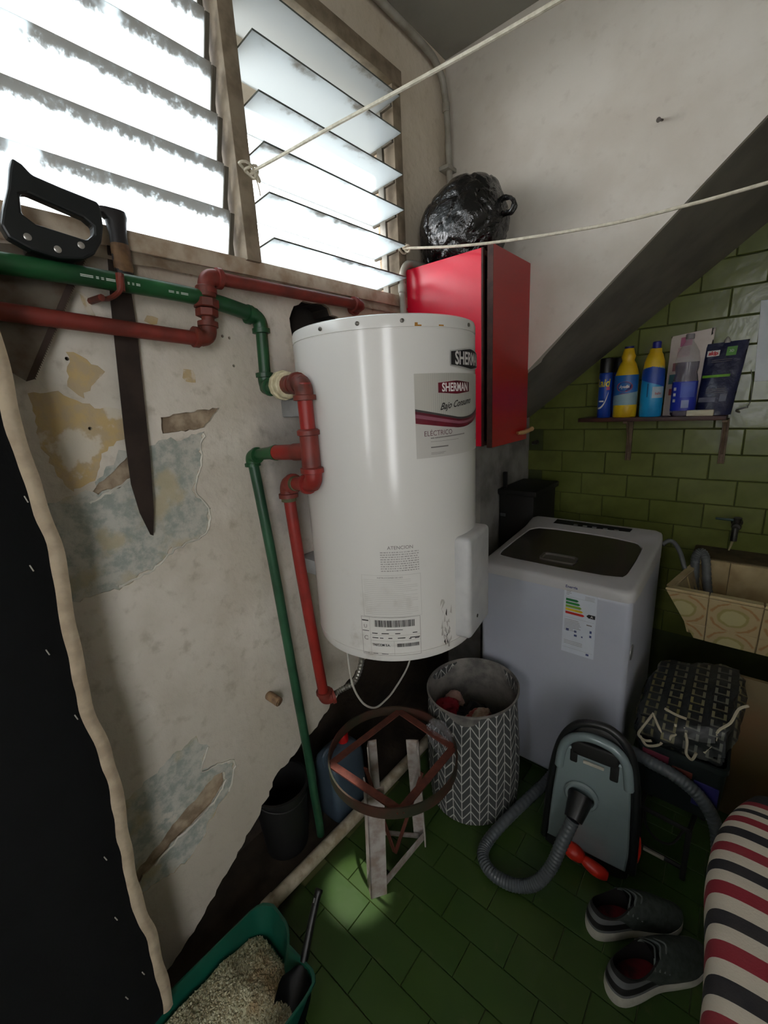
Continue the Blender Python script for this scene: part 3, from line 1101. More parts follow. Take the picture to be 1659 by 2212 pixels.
# thermostat cover
th = math.radians(9)
Mx = Matrix.Translation(V((HC[0], HC[1], 0))) @ Matrix.Rotation(th, 4, 'Z')
b = NB()
box(b, (0.205, -0.080, 0.925), (0.268, 0.078, 1.208), 0.014, 4, Mx)
cov = mesh_obj('thermostat_cover', b, mat('cover_plastic', (186, 186, 186), 0.35, var=(170, 170, 172)), htr)
b = NB()
lathe(b, [(0.0, 0.0), (0.005, 0.0), (0.005, 0.001), (0.0, 0.001)], (0.268, -0.028, 0.975), 12, 'X', True)
bmesh.ops.transform(b, matrix=Mx, verts=b.verts[:])
mesh_obj('screw_hole', b, BLK, cov)
b = NB()
box(b, (0.235, 0.078, 0.935), (0.258, 0.100, 0.985), 0.004, 2, Mx)
box(b, (0.24, 0.078, 0.985), (0.254, 0.094, 1.0), 0.004, 2, Mx)
mesh_obj('cable_gland', b, WHT, cov)
b = NB()
random.seed(9)
for i in range(26):
    x, y = random.uniform(-0.017, 0.012), random.uniform(-0.09, 0.045)
    q = [(x + random.uniform(-.006, .006), y + random.uniform(-.016, .016)) for _ in range(4)]
    try:
        b.faces.new([b.verts.new((u, v, 0)) for u, v in q])
    except ValueError:
        pass
hwrap('scuff_marks', b, mat('scuff', (176, 172, 166), 0.7), -18, 1.0, htr, 0.0006)
for z in (1.05, 1.55):
    b = NB()
    box(b, (0.0, HC[1] - 0.12, z - 0.025), (0.088, HC[1] + 0.12, z + 0.025), 0.004)
    mesh_obj('wall_bracket', b, mat('bracket_grey', (150, 150, 150), 0.5), htr)
b = NB()
tube(b, [(0.22, 0.872, 0.85), (0.22, 0.872, 0.892)], 0.011, 12)
mesh_obj('outlet_nipple', b, mat('brass', (150, 120, 60), 0.4, 0.8), htr)
b = NB()
tube(b, smooth_path([(0.27, 0.76, 0.90), (0.275, 0.758, 0.80), (0.28, 0.764, 0.73), (0.28, 0.80, 0.652), (0.28, 0.85, 0.605), (0.28, 0.90, 0.60), (0.28, 0.95, 0.612), (0.28, 1.03, 0.66), (0.28, 1.06, 0.74), (0.28, 1.06, 0.895)], 8), 0.0032, 8)
tag(mesh_obj('power_cable', b, mat('white_cable', (190, 186, 176), 0.5)), 'thin white cable hanging in a loop under the boiler', 'cable')

# ================================================================== WALL CABINET + BAG
cab = thing('wall_cabinet', 'narrow red wall cabinet with its door slightly ajar, under the black bag', 'cabinet', (0.17, 1.63, 1.372))
REDL = mat('red_laminate_lit', (228, 30, 60), 0.26, var=(222, 26, 54), scale=4)  # window sheen on the side panel put into this pinker, brighter red
EDGE = mat('chipboard_edge', (66, 36, 28), 0.7, var=(44, 24, 18), scale=30)
b = NB()
box(b, (0.006, 1.47, 1.372), (0.330, 1.488, 2.040), 0.001, 1)
mesh_obj('side_panel', b, REDL, cab)
b = NB()
box(b, (0.006, 1.488, 1.372), (0.328, 1.797, 1.39), 0.001, 1)
box(b, (0.006, 1.488, 2.022), (0.328, 1.797, 2.040), 0.001, 1)
box(b, (0.006, 1.779, 1.39), (0.328, 1.797, 2.022), 0.001, 1)
box(b, (0.006, 1.488, 1.39), (0.012, 1.779, 2.022), 0.0, 1)
mesh_obj('carcass', b, EDGE, cab)
b = NB()
box(b, (0.330, 1.470, 1.372), (0.336, 1.482, 2.040), 0.0)
mesh_obj('edge_strip', b, EDGE, cab)
Mh = Matrix.Translation(V((0.340, 1.797, 0))) @ Matrix.Rotation(math.radians(0.9), 4, 'Z')
b = NB()
box(b, (0.010, -0.326, 1.368), (0.0275, 0.006, 2.044), 0.001, 1, Mh)
door = mesh_obj('door', b, mat('red_laminate_door', (172, 20, 26), 0.3, var=(164, 18, 24), scale=4), cab)
b = NB()
box(b, (0.0075, -0.3275, 1.368), (0.0285, -0.3262, 2.044), 0.0, 1, Mh)
mesh_obj('door_edge', b, EDGE, door)
b = NB()
tube(b, smooth_path([(0.38, 1.685, 1.402), (0.386, 1.70, 1.403), (0.386, 1.745, 1.403), (0.388, 1.80, 1.409), (0.385, 1.815, 1.41)], 4), [0.006] * 4 + [0.0085] * 9 + [0.010] * 3 + [0.007], 12)
tube(b, [(0.36, 1.70, 1.403), (0.386, 1.70, 1.403)], 0.005, 10)
tube(b, [(0.36, 1.79, 1.407), (0.387, 1.79, 1.407)], 0.005, 10)
mesh_obj('handle', b, mat('pale_wood', (206, 170, 118), 0.5, var=(180, 142, 90)), door)

k = NT('black_film')
k.bump(k.math('ADD', k.noise(9, 5, None, 0.6, 1.5), k.math('MULTIPLY', k.noise(30, 3, None, 0.5, 2.0), 0.25)), 0.6, 0.02)
FILM = k.base(lin((9, 9, 11)), 0.16, 0.0, Specular_IOR_Level=0.8)
b = NB()
bmesh.ops.create_icosphere(b, subdivisions=6, radius=1.0)
for v in b.verts:
    d = v.co.normalized()
    q = d + V((noise.noise(d * 2 + V((5, 0, 0))), noise.noise(d * 2 + V((0, 5, 0))), noise.noise(d * 2 + V((0, 0, 5))))) * 0.35
    vor = noise.voronoi(q * 1.55)[0]
    ridge = vor[1] - vor[0]
    vor2 = noise.voronoi(q * 3.4 + V((3, 3, 3)))[0]
    s_ = 1.02 - 0.036 * max(0.0, 0.22 - ridge) / 0.22 - 0.012 * max(0.0, 0.16 - (vor2[1] - vor2[0])) / 0.16 + 0.06 * noise.noise(d * 1.5)
    x, y, z = d * s_
    flat = -0.66
    if z < flat:
        z = flat - 0.03 * (flat - z)
    v.co = V((0.182 + 0.170 * x + 0.02 * z, 1.615 + 0.150 * y, 2.156 + 0.172 * z))
    if v.co.x < 0.058:
        v.co.z = max(v.co.z, 2.080)
bag = thing('garbage_bag', 'full shiny black plastic garbage bag on top of the red cabinet', 'bag', (0.198, 1.625, 2.04))
mesh_obj('bag_body', b, FILM, bag)
for oy_ in (0, 0.02):
    b = NB()
    sp = smooth_path([(0.318, 1.60 + oy_, 2.213), (0.352, 1.585 + oy_, 2.214), (0.380, 1.58 + oy_, 2.203), (0.392, 1.58 + oy_, 2.180), (0.378, 1.582 + oy_, 2.163), (0.350, 1.59 + oy_, 2.168), (0.318, 1.60 + oy_, 2.182)], 5)
    tube(b, sp, [0.0055 + 0.001 * math.sin(i * 1.3) for i in range(len(sp))], 8)
    mesh_obj('tie_handle', b, FILM, bag)

# ================================================================== SHELF
shelf = thing('wall_shelf', 'narrow dark brown wall shelf on two brackets, holding cleaning products', 'shelf', (0.71, 2.43, 1.40))
b = NB()
box(b, (0.415, 2.345, 1.400), (1.012, 2.500, 1.4185), 0.002)
mesh_obj('board', b, mat('dark_wood', (70, 30, 24), 0.5, var=(46, 22, 18), scale=8), shelf)
BRK = mat('bracket_beige', (126, 106, 84), 0.6, var=(92, 74, 58))
for x in (0.628, 1.008):
    b = NB()
    for dx in (-0.012, 0.006):
        box(b, (x + dx, 2.484, 1.195), (x + dx + 0.006, 2.498, 1.40), 0.001, 1)
    box(b, (x - 0.012, 2.494, 1.195), (x + 0.012, 2.499, 1.40), 0.001, 1)
    box(b, (x - 0.010, 2.36, 1.390), (x + 0.010, 2.499, 1.400), 0.001, 1)
    tube(b, [(x, 2.493, 1.24), (x, 2.40, 1.392)], 0.004, 8)
    mesh_obj('bracket', b, BRK, shelf)
SZ = 1.4187


def bottle(name, label, cat, c, prof, ma, seg=28, sc_y=0.8):
    t = thing(name, label, cat, (c[0], c[1], SZ), 'cleaning products on the wall shelf')
    b = NB()
    lathe(b, prof, (0, 0, 0), seg)
    for v in b.verts:
        v.co = V((c[0] + v.co.x, c[1] + v.co.y * sc_y, SZ + v.co.z))
    mesh_obj('body', b, ma, t)
    return t


def band(par, name, c, R, z0, z1, a0, a1, ma, sc_y=0.8, n=16, zf=None):
    b = NB()
    def f(u, v):
        a = math.radians(-90 + a0 + (a1 - a0) * u)
        lo = z0(u) if callable(z0) else z0
        hi = z1(u) if callable(z1) else z1
        r = R(lo + (hi - lo) * v) if callable(R) else R
        return (c[0] + r * math.cos(a), c[1] + r * sc_y * math.sin(a), SZ + lo + (hi - lo) * v)
    grid(b, f, n, 6)
    bmesh.ops.recalc_face_normals(b, faces=b.faces[:])
    return mesh_obj(name, b, ma, par)


def btext(par, name, body, size, c, R, z, ma, bold=0.0, sx=1.0, dth=0, sc_y=0.8, shear=0):
    b = text_bm(body, size, bold, sx, shear)
    for v in b.verts:
        a = math.radians(-90 + dth) + v.co.x / R
        v.co = V((c[0] + R * math.cos(a), c[1] + R * sc_y * math.sin(a), SZ + z + v.co.y))
    return mesh_obj(name, b, ma, par)


CBLUE = mat('can_blue', (24, 70, 170), 0.35, var=(18, 56, 146))
YEL = mat('bottle_yellow', (222, 186, 30), 0.4, var=(206, 166, 22))
NAVY = mat('cap_navy', (24, 28, 110), 0.4)
LBLUE = mat('label_blue', (28, 104, 176), 0.4, var=(20, 84, 156))
AQUA = mat('bottle_aqua', (30, 150, 206), 0.35, var=(24, 132, 190))
BLACKP = mat('black_plastic', (16, 16, 17), 0.42, var=(12, 12, 13))
# two aerosol cans
for j, (cx_, cy_, lb) in enumerate(((0.520, 2.405, 'blue aerosol insect spray can with black cap, at the left shelf end'), (0.566, 2.462, 'second aerosol can, mostly hidden behind the yellow bleach bottle'))):
    t = bottle('spray_can', lb, 'can', (cx_, cy_), [(0.029, 0), (0.031, 0.003), (0.031, 0.205), (0.029, 0.213), (0.024, 0.218), (0.0, 0.218)], CBLUE, 28, 1.0)
    b = NB()
    lathe(b, [(0.031, 0.214), (0.031, 0.278), (0.029, 0.283), (0, 0.284)], (cx_, cy_, SZ), 24)
    mesh_obj('cap', b, BLACKP, t)
    if j == 0:
        btext(t, 'lettering', 'Raid', 0.052, (cx_, cy_), 0.0316, 0.165, mat('print_yellow', (226, 206, 40), 0.5), 0.001, 0.8, -20, 1.0, 0.2)
        band(t, 'label_dot', (cx_, cy_), 0.0317, 0.133, 0.148, 22, 50, mat('print_pink', (206, 90, 120), 0.5), 1.0)
        band(t, 'label_swirl', (cx_, cy_), 0.0317, lambda u: 0.042 + 0.075 * u ** 3, lambda u: 0.050 + 0.075 * u ** 2.6, -50, 40, WHT, 1.0)
        band(t, 'label_bar', (cx_, cy_), 0.0317, 0.076, 0.083, -40, 5, WHT, 1.0)
# yellow bleach bottle
bc = (0.612, 2.405)
t = bottle('bleach_bottle', 'yellow bleach bottle with blue label and oval emblem', 'bottle', bc, [(0.047, 0), (0.051, 0.004), (0.052, 0.05), (0.052, 0.185), (0.050, 0.20), (0.036, 0.245), (0.026, 0.262), (0.028, 0.272), (0.031, 0.282), (0.026, 0.295), (0.021, 0.315), (0.019, 0.318), (0, 0.318)], YEL)
b = NB()
lathe(b, [(0.019, 0.317), (0.020, 0.320), (0.020, 0.326), (0, 0.328)], (bc[0], bc[1], SZ), 20)
mesh_obj('cap', b, NAVY, t)
l_ = band(t, 'label', bc, 0.0525, 0.058, 0.196, -80, 80, LBLUE)
band(l_, 'label_fade', bc, 0.0528, 0.058, lambda u: 0.10 + 0.02 * u, -80, 80, mat('label_pale', (140, 170, 180), 0.5))
b = NB()
for a_, b_, zz_, mm in ((0.036, 0.024, 0.0533, None), ):
    bmesh.ops.create_circle(b, cap_ends=True, radius=1, segments=28)
    for v in b.verts:
        v.co = V((v.co.x * a_, v.co.y * b_, 0))
for v in b.verts:
    a = -PI / 2 + v.co.x / 0.0533
    v.co = V((bc[0] + 0.0533 * math.cos(a), bc[1] + 0.0533 * 0.8 * math.sin(a), SZ + 0.143 + v.co.y))
mesh_obj('emblem', b, mat('emblem_red', (170, 44, 64), 0.5), l_)
b = NB()
bmesh.ops.create_circle(b, cap_ends=True, radius=1, segments=28)
for v in b.verts:
    x, y = v.co.x * 0.032, v.co.y * 0.020
    a = -PI / 2 + x / 0.0537
    v.co = V((bc[0] + 0.0537 * math.cos(a), bc[1] + 0.0537 * 0.8 * math.sin(a), SZ + 0.143 + y))
mesh_obj('emblem', b, NAVY, l_)
btext(l_, 'lettering', 'Ayudín', 0.019, bc, 0.0541, 0.143, WHT, 0.0006, 0.8, 0, 0.8, 0.2)
btext(l_, 'lettering', 'máxima pureza', 0.0075, bc, 0.0541, 0.112, mat('print_rose', (190, 90, 90), 0.5), 0, 1)
# blue cleaner bottle
bc = (0.722, 2.40)
t = bottle('cleaner_bottle', 'aqua blue cleaner bottle with yellow shoulder and dark blue cap', 'bottle', bc, [(0.043, 0), (0.046, 0.004), (0.047, 0.10), (0.045, 0.20), (0.040, 0.245), (0.031, 0.275), (0.024, 0.290), (0.020, 0.298), (0, 0.298)], AQUA)
b = NB()
lathe(b, [(0.0435, 0.213), (0.0408, 0.246), (0.0318, 0.276), (0.0255, 0.287), (0.0245, 0.302), (0.018, 0.306), (0, 0.306)], (0, 0, 0), 24)
for v in b.verts:
    v.co = V((bc[0] + v.co.x, bc[1] + v.co.y * 0.8, SZ + v.co.z))
mesh_obj('collar', b, YEL, t)
b = NB()
lathe(b, [(0.017, 0.304), (0.0175, 0.330), (0.014, 0.334), (0, 0.334)], (bc[0] + 0.003, bc[1], SZ), 20)
mesh_obj('cap', b, mat('cap_blue', (38, 44, 150), 0.4), t)
rb = lambda z: 0.0478 - max(0, z - 0.16) * 0.045
band(t, 'label', bc, rb, lambda u: 0.175 - 0.045 * u, lambda u: 0.225 - 0.03 * abs(u - 0.5), -85, 85, mat('label_royal', (24, 70, 168), 0.4))
band(t, 'label_patch', bc, 0.0482, 0.085, 0.135, 8, 70, mat('label_ice', (170, 190, 206), 0.5))
btext(t, 'lettering', 'baño', 0.016, bc, 0.0486, 0.105, mat('print_rose', (190, 90, 90), 0.5), 0.0003, 0.9, 38)
band(t, 'label_strip', bc, 0.0482, 0.09, 0.15, -18, -12, mat('print_teal', (18, 84, 130), 0.5))
# pale refill pouch behind


def pouch(name, label, pts, yb, yt, th, ma, n=20):
    """standing pouch from four corners (x0,z0,x1,z1 bottom..top)"""
    (bl, br, tr_, tl) = pts
    b = NB()
    def f(sgn):
        def g(u, v):
            x = (1 - v) * (bl[0] + (br[0] - bl[0]) * u) + v * (tl[0] + (tr_[0] - tl[0]) * u)
            z = (1 - v) * (bl[1] + (br[1] - bl[1]) * u) + v * (tl[1] + (tr_[1] - tl[1]) * u)
            belly = math.sin(PI * min(1, max(0, u))) ** 0.6 * (0.15 + 0.85 * (1 - v) ** 0.8)
            y = yb + (yt - yb) * v + sgn * th * belly + 0.003 * noise.noise(V((u * 5, v * 7, sgn)))
            return (x, y, z)
        return g
    grid(b, f(-1), n, n)
    grid(b, f(1), n, n)
    bmesh.ops.remove_doubles(b, verts=b.verts[:], dist=0.0006)
    bmesh.ops.recalc_face_normals(b, faces=b.faces[:])
    t = thing(name, label, 'pouch', ((bl[0] + br[0]) / 2, yb, SZ), 'cleaning products on the wall shelf')
    o = mesh_obj('pouch_body', b, ma, t)
    return t, f(-1)


def on_pouch(par, name, fn, poly, ma, lift=0.0015):
    b = NB()
    vs = [b.verts.new(V(fn(u, v)) + V((0, -lift, 0))) for u, v in poly]
    b.faces.new(vs)
    return mesh_obj(name, b, ma, par)


def grid_pouch(par, name, fn, u0, v0, u1, v1, ma, lift=0.0015, n=6):
    b = NB()
    grid(b, lambda u, v: V(fn(u0 + (u1 - u0) * u, v0 + (v1 - v0) * v)) + V((0, -lift, 0)), n, n)
    bmesh.ops.recalc_face_normals(b, faces=b.faces[:])
    return mesh_obj(name, b, ma, par)


t, fn = pouch('refill_pouch', 'white and pink refill pouch standing behind the purple bottle', [(0.765, SZ), (0.912, SZ), (0.928, 1.790), (0.768, 1.772)], 2.458, 2.48, 0.018, mat('pouch_cream', (206, 194, 186), 0.35, var=(190, 176, 168)))
grid_pouch(t, 'pouch_print', fn, 0.24, 0.85, 0.52, 0.96, mat('pouch_pink', (200, 110, 150), 0.5))
grid_pouch(t, 'pouch_print', fn, 0.2, 0.72, 0.5, 0.84, mat('pouch_rose', (204, 168, 172), 0.5))
grid_pouch(t, 'pouch_print', fn, 0.06, 0.40, 0.45, 0.52, mat('pouch_teal', (70, 120, 130), 0.5))
grid_pouch(t, 'pouch_print', fn, 0.12, 0.56, 0.4, 0.66, mat('pouch_flower', (150, 100, 104), 0.5))
grid_pouch(t, 'pouch_print', fn, 0.1, 0.26, 0.36, 0.34, mat('pouch_red', (150, 60, 60), 0.5))
# purple liquid bottle
bc = (0.847, 2.405)
k = NT('clear_pet')
CLR = k.base(lin((190, 186, 190)), 0.12, 0.0, Alpha=0.28)
prof = [(0.042, 0), (0.047, 0.006), (0.048, 0.10), (0.048, 0.15), (0.045, 0.17), (0.041, 0.187), (0.044, 0.205), (0.045, 0.245), (0.040, 0.275), (0.026, 0.302), (0.0155, 0.318), (0.0145, 0.330), (0, 0.330)]
t = bottle('softener_bottle', 'clear bottle of dark purple liquid with a bright blue label', 'bottle', bc, prof, CLR)
b = NB()
lathe(b, [(0.041, 0.002), (0.046, 0.008), (0.047, 0.10), (0.047, 0.15), (0.044, 0.17), (0.040, 0.187), (0.043, 0.205), (0.0443, 0.232), (0, 0.232)], (0, 0, 0), 24)
for v in b.verts:
    v.co = V((bc[0] + v.co.x, bc[1] + v.co.y * 0.8, SZ + v.co.z))
mesh_obj('liquid', b, mat('purple_liquid', (36, 18, 62), 0.2, var=(30, 14, 54)), t)
b = NB()
lathe(b, [(0.0165, 0.329), (0.0165, 0.347), (0.014, 0.350), (0, 0.350)], (bc[0], bc[1], SZ), 18)
mesh_obj('cap', b, mat('cap_grey', (150, 144, 148), 0.4), t)
l_ = band(t, 'label', bc, 0.0486, 0.024, 0.150, -88, 88, mat('label_ultramarine', (34, 52, 170), 0.4, var=(26, 40, 150)))
band(l_, 'label_block', bc, 0.0490, 0.082, 0.146, -12, 58, mat('label_periwinkle', (84, 104, 196), 0.5))
band(l_, 'barcode', bc, 0.0490, 0.036, 0.070, -4, 30, mat('label_lilac', (150, 160, 206), 0.5))
for z in (0.062, 0.088, 0.113):
    band(l_, 'label_dot', bc, 0.0490, z, z + 0.013, -50, -34, WHT)
# navy pouch
t, fn = pouch('detergent_pouch', 'dark navy detergent pouch with a green stripe, at the right shelf end', [(0.893, SZ), (1.022, SZ), (1.050, 1.726), (0.905, 1.722)], 2.43, 2.472, 0.030, mat('pouch_navy', (22, 26, 58), 0.28, var=(30, 36, 70), scale=8, bump=0.5, bscale=18, bdist=0.01))
grid_pouch(t, 'logo', fn, 0.05, 0.82, 0.36, 0.90, WHT)
b = text_bm('skip', 0.022, 0.0012, 0.95, 0.15)
pc = V(fn(0.2, 0.86)) + V((0, -0.003, 0))
place(b, pc, (1, 0, -0.02), (0, 0.12, 1))
mesh_obj('lettering', b, mat('print_red', (190, 30, 40), 0.5), t)
grid_pouch(t, 'print_block', fn, 0.52, 0.81, 0.76, 0.93, mat('print_lime', (90, 150, 66), 0.5))
b = text_bm('3D', 0.014, 0.0, 0.95)
place(b, V(fn(0.64, 0.87)) + V((0, -0.003, 0)), (1, 0, 0), (0, 0.12, 1))
mesh_obj('lettering', b, WHT, t)
grid_pouch(t, 'print_stripe', fn, 0.03, 0.525, 0.74, 0.56, mat('print_green', (110, 170, 40), 0.5))
for i, vv in enumerate((0.76, 0.735, 0.36, 0.335, 0.31)):
    grid_pouch(t, 'print_line', fn, 0.2, vv, 0.7, vv + 0.006, GREYP)
grid_pouch(t, 'barcode', fn, 0.60, 0.19, 0.78, 0.29, mat('print_slate', (110, 112, 130), 0.5))
grid_pouch(t, 'print_panel', fn, 0.04, 0.185, 0.5, 0.25, mat('print_slate', (110, 112, 130), 0.5))
b = NB()
tube(b, [(0.975, 2.472, 1.720), (0.975, 2.472, 1.732), (0.975, 2.472, 1.745)], [0.012, 0.011, 0.002], 12)
mesh_obj('spout', b, mat('spout_white', (170, 166, 160), 0.5), t)
# soap bar and wall rod
b = NB()
box(b, (0.868, 2.352, SZ), (0.966, 2.386, SZ + 0.026), 0.004, 2)
so = tag(mesh_obj('soap_bar', b, mat('soap', (206, 200, 176), 0.6, var=(190, 182, 156)), origin=(0.917, 2.37, SZ)), 'cream soap bar lying on the front edge of the shelf', 'soap', 'cleaning products on the wall shelf')
b = NB()
tube(b, smooth_path([(1.048, 2.498, 1.425), (1.040, 2.44, 1.432), (1.045, 2.39, 1.440), (1.075, 2.375, 1.452)], 4), [0.004] * 12 + [0.006], 8)
tube(b, smooth_path([(1.074, 2.377, 1.451), (1.082, 2.42, 1.48), (1.075, 2.47, 1.56), (1.068, 2.499, 1.60)], 4), 0.0018, 6)
tag(mesh_obj('wire_holder', b, mat('wire_grey', (150, 150, 140), 0.4, 0.4), origin=(1.0, 2.49, 1.43)), 'bent pale wire holder sticking out beside the right shelf end', 'holder')
b = NB()
box(b, (1.083, 2.494, 1.552), (1.30, 2.4985, 1.875), 0.001, 1)
for v in b.verts:
    v.co.x += 0.05 * (1.55 - v.co.z) / 1.0
tag(mesh_obj('wall_notice', b, mat('paper_white', (206, 210, 214), 0.5, var=(196, 200, 206)), origin=(1.19, 2.495, 1.55)), 'white paper sheet fixed to the green tiles at the picture edge', 'paper')
b = NB()
tube(b, [(0.775, 1.80, 2.352), (0.772, 1.77, 2.343), (0.771, 1.765, 2.341)], [0.0035, 0.0035, 0.007], 10)
b2 = NB()
tag(mesh_obj('nail', b, mat('nail_iron', (74, 66, 60), 0.5, 0.5), origin=(0.775, 1.8, 2.35)), 'lone nail driven into the white stair wall', 'nail')
b2.free()
b = NB()
lathe(b, [(0.012, -0.02), (0.014, 0.0), (0.008, 0.012), (0.0, 0.013)], (0.153, 2.485, 1.281), 14, 'Y')
tube(b, [(0.153, 2.49, 1.281), (0.150, 2.44, 1.275), (0.157, 2.42, 1.285)], [0.006, 0.006, 0.009], 10)
tag(mesh_obj('wall_valve', b, mat('valve_dark', (56, 52, 46), 0.5, 0.4), origin=(0.153, 2.49, 1.28)), 'small dark valve on the tiles right of the cabinet bottom', 'valve')

# ================================================================== CLOTHES LINES
ROPE = mat('nylon_rope', (206, 198, 180), 0.6, var=(180, 172, 152), scale=80, bump=0.4, bscale=300)


def clothes_line(label, pts, knot, r):
    t = thing('clothes_line', label, 'rope', pts[0])
    b = NB()
    tube(b, smooth_path(pts, 10), r, 8)
    mesh_obj('rope', b, ROPE, t)
    b = NB()
    for (c_, rx, ry, ph) in knot:
        c_ = V(c_)
        sp = [c_ + V((rx * math.cos(a), ry * math.sin(a), 0.004 * math.sin(2 * a + ph) + ry * 0.5 * math.cos(a + ph))) for a in [2 * PI * i / 14 for i in range(14)]]
        tube(b, sp, r * 0.95, 6, closed=True)
    mesh_obj('knot', b, ROPE, t)
    return t


t = clothes_line('white clothes line tied low on the right window jamb, passing the black bag', [(0.025, 1.44, 2.105), (0.06, 1.42, 2.094), (0.25, 1.40, 2.048), (0.446, 1.40, 2.015), (0.725, 1.40, 1.982), (0.90, 1.40, 1.974), (1.063, 1.40, 1.974), (1.6, 1.40, 1.985), (2.36, 1.40, 2.02)], [((0.03, 1.435, 2.103), 0.012, 0.02, 0.3), ((0.05, 1.425, 2.098), 0.014, 0.012, 1.5), ((0.018, 1.445, 2.11), 0.010, 0.018, 2.5)], 0.0042)
t = clothes_line('white clothes line tied to the window mullion, rising across the upper picture', [(0.03, 0.79, 2.150), (0.09, 0.793, 2.147), (0.30, 0.80, 2.141), (0.55, 0.80, 2.125), (0.82, 0.80, 2.112), (1.4, 0.80, 2.10), (2.36, 0.80, 2.13)], [((0.03, 0.79, 2.15), 0.012, 0.018, 0.0), ((0.035, 0.775, 2.15), 0.010, 0.022, 1.2), ((0.028, 0.80, 2.142), 0.010, 0.012, 2.2)], 0.0038)
b = NB()
tube(b, smooth_path([(0.03, 0.80, 2.14), (0.032, 0.806, 2.12), (0.03, 0.81, 2.10)], 4), 0.0018, 5)
mesh_obj('rope_end', b, ROPE, t)

# ================================================================== SAW, MACHETE
saw = thing('handsaw', 'handsaw with black plastic handle tucked behind the pipes under the window', 'saw', (0.03, 0.3, 1.86))
SAWP = mat('saw_plastic', (20, 24, 26), 0.42, var=(16, 20, 20))
b = NB()
# handle outline in (y,z)
outer = [(0.262, 1.990), (0.275, 1.984), (0.286, 1.972), (0.325, 1.965), (0.384, 1.957), (0.388, 1.95), (0.387, 1.915), (0.378, 1.885), (0.362, 1.862), (0.340, 1.848), (0.30, 1.842), (0.26, 1.848), (0.230, 1.862), (0.224, 1.88), (0.232, 1.905), (0.246, 1.94), (0.255, 1.972)]
prism(b, outer, 0, 0.060, 0.084)
hd = mesh_obj('handle', b, SAWP, saw, smooth=False)
cb = NB()
prism(cb, [(0.262, 1.936), (0.272, 1.940), (0.355, 1.922), (0.368, 1.912), (0.366, 1.897), (0.352, 1.884), (0.275, 1.893), (0.258, 1.905)], 0, -0.05, 0.05)
bmesh.ops.translate(cb, verts=cb.verts[:], vec=V((0.072, 0, 0)))
bmesh.ops.translate(cb, verts=cb.verts[:], vec=V((0, 0, 0)))
# cutter is in world space while the handle mesh is local to the saw
hd.parent = None
hd.location = base_of(saw)
bpy.context.view_layer.update()
cut(hd, [cb])
hd.location = (0, 0, 0)
hd.parent = saw
bv = hd.modifiers.new('soft', 'BEVEL')
bv.width = 0.004
bv.segments = 2
bv.limit_method = 'ANGLE'
for y_, z_ in ((0.258, 1.868), (0.300, 1.857), (0.340, 1.872)):
    b = NB()
    lathe(b, [(0.006, 0.083), (0.006, 0.0855), (0.004, 0.0865), (0.0, 0.0862)], (0, y_, z_), 14, 'X')
    mesh_obj('rivet', b, mat('nickel', (200, 196, 190), 0.3, 0.8), hd)
b = NB()
bl_ = [(0.372, 1.885), (0.230, 1.632), (0.218, 1.628), (0.13, 1.70), (0.215, 1.865)]
prism(b, bl_, 0, 0.026, 0.0275)
tl_ = [(0.372 + (0.230 - 0.372) * i / 60, 1.885 + (1.632 - 1.885) * i / 60) for i in range(61)]
bv_ = []
for i in range(60):
    (y0, z0), (y1, z1) = tl_[i], tl_[i + 1]
    b.faces.new([b.verts.new((0.0275, y0, z0)), b.verts.new((0.0275, y1 + 0.003, z1 - 0.001)), b.verts.new((0.0275, y1, z1))])
mesh_obj('blade', b, mat('saw_steel', (112, 104, 92), 0.5, 0.5, var=(84, 66, 52), scale=16), saw, smooth=False)
b = NB()
prism(b, [(0.372, 1.885), (0.230, 1.632), (0.216, 1.628), (0.358, 1.882)], 0, 0.0277, 0.0283)
mesh_obj('blade_edge', b, mat('rust_edge', (64, 48, 40), 0.8), saw, smooth=False)
b = NB()
box(b, (0.027, 0.26, 1.852), (0.062, 0.34, 1.872), 0.003)
mesh_obj('handle_tang', b, SAWP, saw)

mac = thing('machete', 'rusty dark machete hung point down behind the pipes on the plaster', 'machete', (0.03, 0.42, 1.95))
bladeM = mat('machete_steel', (58, 46, 40), 0.55, 0.3, var=(40, 30, 26), scale=20)
b = NB()
prism(b, [(0.413, 1.905), (0.447, 1.905), (0.442, 1.75), (0.430, 1.60), (0.418, 1.45), (0.404, 1.33), (0.392, 1.268), (0.386, 1.272), (0.372, 1.33), (0.366, 1.40), (0.372, 1.50), (0.386, 1.66), (0.398, 1.79)], 0, 0.012, 0.0145)
mesh_obj('blade', b, bladeM, mac, smooth=False)
b = NB()
lathe(b, [(0.0, -0.075), (0.018, -0.075), (0.019, -0.02), (0.0175, 0.02), (0.021, 0.045), (0.024, 0.055), (0.022, 0.066), (0.0, 0.070)], (0, 0, 0), 16)
for v in b.verts:
    v.co = V((0.025 + v.co.x * 0.62, 0.4335 + v.co.y + (v.co.z - 0.0) * 0.02 - (0.012 if v.co.z > 0.05 and v.co.y < 0 else 0), 1.905 + v.co.z))
h_ = mesh_obj('handle', b, mat('machete_grip', (34, 32, 34), 0.5), mac)
b = NB()
lathe(b, [(0.0183, -0.052), (0.0195, -0.045), (0.0192, -0.005), (0.018, 0.003)], (0, 0, 0), 16, 'Z', False)
for v in b.verts:
    v.co = V((0.025 + v.co.x * 0.64, 0.4335 + v.co.y, 1.905 + v.co.z))
mesh_obj('grip_wrap', b, mat('worn_wood', (120, 90, 60), 0.7, var=(86, 62, 42), scale=40), h_)

